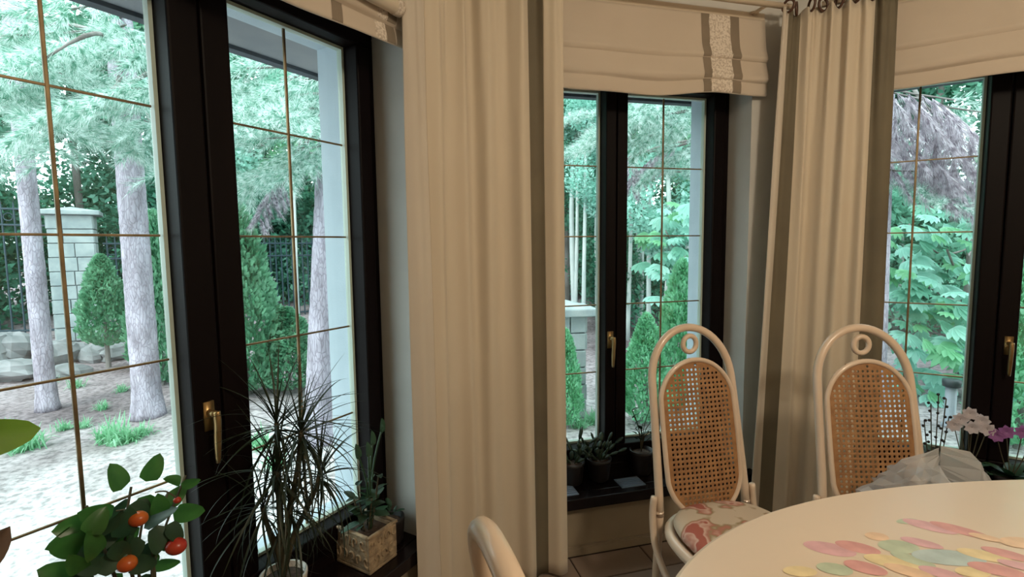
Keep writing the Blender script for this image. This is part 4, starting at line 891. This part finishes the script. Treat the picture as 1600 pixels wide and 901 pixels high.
# ---- wrought iron fence panels
def fence(a, b, h, n, label):
    d = b-a; ln = math.hypot(d.x, d.y); root = empty('iron_fence', a, math.atan2(d.y, d.x)); sl = d.z/ln
    for z in (.15, h-.35, h-.12): MB().tube([(0, 0, z), (ln, 0, z+d.z)], .016, 6).build('rail', M['iron'], root)
    bar = MB().tube([(0, 0, .02), (0, 0, h-.1), (0, 0, h)], [.013, .013, .002], 6).mesh('bar', M['iron'])
    for i in range(n): x = ln*(i+.5)/n; put('bar', bar, root, (x, 0, sl*x))
    for i in range(0, n, 4):
        mb = MB(); mb.tube([(.055*math.cos(t), 0, h-.235+.055*math.sin(t)) for t in np.linspace(0, 2*PI, 15)[:-1]], .007, 5, True); mb.build('scroll', M['iron'], root, loc=(ln*(i+1)/n, 0, sl*ln*(i+1)/n))
    tag(root, label, 'fence', 'black iron fence panels')
e1 = Vector((PD.x-3.6, PD.y-1.2, 0)); e1.z = gh(e1.x, e1.y); fence(e1, PD+Vector((-.3, -.1, 0)), topz-PD.z+.1, 24, 'black iron fence left of the tall stone pillar')
e2 = at(520, 520, 10.2); e2.z = gh(e2.x, e2.y)-.1; fence(PD+Vector((.35, .1, -.05)), e2, topz-PD.z-.35, 36, 'black iron fence right of the tall stone pillar')
# ---- boulders
def boulder(px, py, r, sq, label, k):
    b = gpt(px, py); rs = random.Random(k); mb = MB(); mb.blob((0, 0, 0), (r, r*.75, r*sq), 13, 8, .13); o = mb.build('boulder', M['boulder'], None, False, loc=(b.x, b.y, b.z+r*sq*.55)); o.rotation_euler = (rs.uniform(-.2, .2), rs.uniform(-.2, .2), rs.uniform(0, 6)); tag(o, label, 'stone', 'boulders edging the slope')
for k, (px, py, r, sq, lab) in enumerate(((20, 562, .42, .55, 'large flat boulder left of the leftmost pine'), (92, 566, .30, .6, 'boulder just behind the leftmost pine'), (118, 560, .26, .5, 'boulder at the foot of the tall stone pillar'), (-30, 570, .5, .5, 'boulder cut by the left picture edge'), (148, 562, .22, .6, 'small stone at the stem of the little thuja'), (185, 558, .26, .5, 'low stone right of the little thuja'), (20, 590, .35, .4, 'half buried stone left of the leftmost pine'), (112, 586, .20, .45, 'flat stone between leftmost pine and little thuja'), (250, 570, .35, .5, 'stone beyond the thick pine'))): boulder(px, py, r, sq, lab, k)
# ---- grass tufts
tus = []
for sd_ in (1, 2, 3):
    rs2 = np.random.default_rng(sd_); n = 90; a = rs2.uniform(0, 2*PI, n); ln = rs2.uniform(.10, .24, n); lean = rs2.uniform(.2, 1.1, n); b0 = rs2.normal(size=(n, 3))*np.array([.035, .035, 0])
    d = np.stack([np.cos(a)*np.sin(lean), np.sin(a)*np.sin(lean), np.cos(lean)], 1); w_ = np.stack([-np.sin(a), np.cos(a), 0*a], 1)*.005
    m1 = b0+d*ln[:, None]*.6; tip = b0+d*ln[:, None]; tip[:, 2] -= .35*ln*lean
    tus.append(tris_mesh('tuft', np.concatenate([np.stack([b0-w_, b0+w_, m1+w_, m1-w_], 1), np.stack([m1-w_, m1+w_, tip+w_*.1, tip-w_*.1], 1)]), 4, M['grassm']))
rs = random.Random(9)
spots = [(185, 692, 1.25, 'largest grass tuft, in front of the thick pine'), (165, 690, .9, 'grass tuft left of the largest one by the thick pine'), (205, 690, .8, 'grass tuft right of the largest one by the thick pine'), (50, 700, 1.0, 'grass tuft in front of the leftmost pine'), (30, 706, .8, 'grass tuft near the left picture edge before the leftmost pine'), (130, 668, .6, 0), (100, 672, .6, 0), (10, 672, .6, 0), (40, 590, .8, 0), (75, 600, .7, 0), (120, 605, .7, 0), (190, 612, .6, 0), (160, 640, .6, 0), (405, 700, .9, 'grass tuft behind the dracaena, left of the pine'), (430, 730, .7, 0), (905, 668, .8, 0), (925, 662, .8, 0), (225, 680, .7, 0)]
for i, (px, py, s, lab) in enumerate(spots):
    b = gpt(px, py); o = put('grass_tuft', tus[i % 3], None, b-Vector((0, 0, .004)), (0, 0, i*1.3), (s, s, s)); tag(o, lab or 'very small tuft of green grass on the pale garden ground', 'grass', 'grass tufts on the garden ground')
# ---- garden lamp post
lb = at(1487, 600, 4.0); g = gh(lb.x, lb.y); root = empty('garden_lamp', (lb.x, lb.y, g)); ht = at(1487, 592, 4.0).z-g
MB().lathe([(.055, 0), (.055, .02), (.038, .03), (.038, ht-.06)], 16).build('post', M['lampgrey'], root, True)
MB().lathe([(.038, ht-.06), (.058, ht-.06), (.062, ht-.03), (.062, ht-.005), (.02, ht)], 16).build('cap', M['lampcap'], root, True)
tag(root, 'grey garden lamp post with a dark cap outside the right window', 'lamp post')
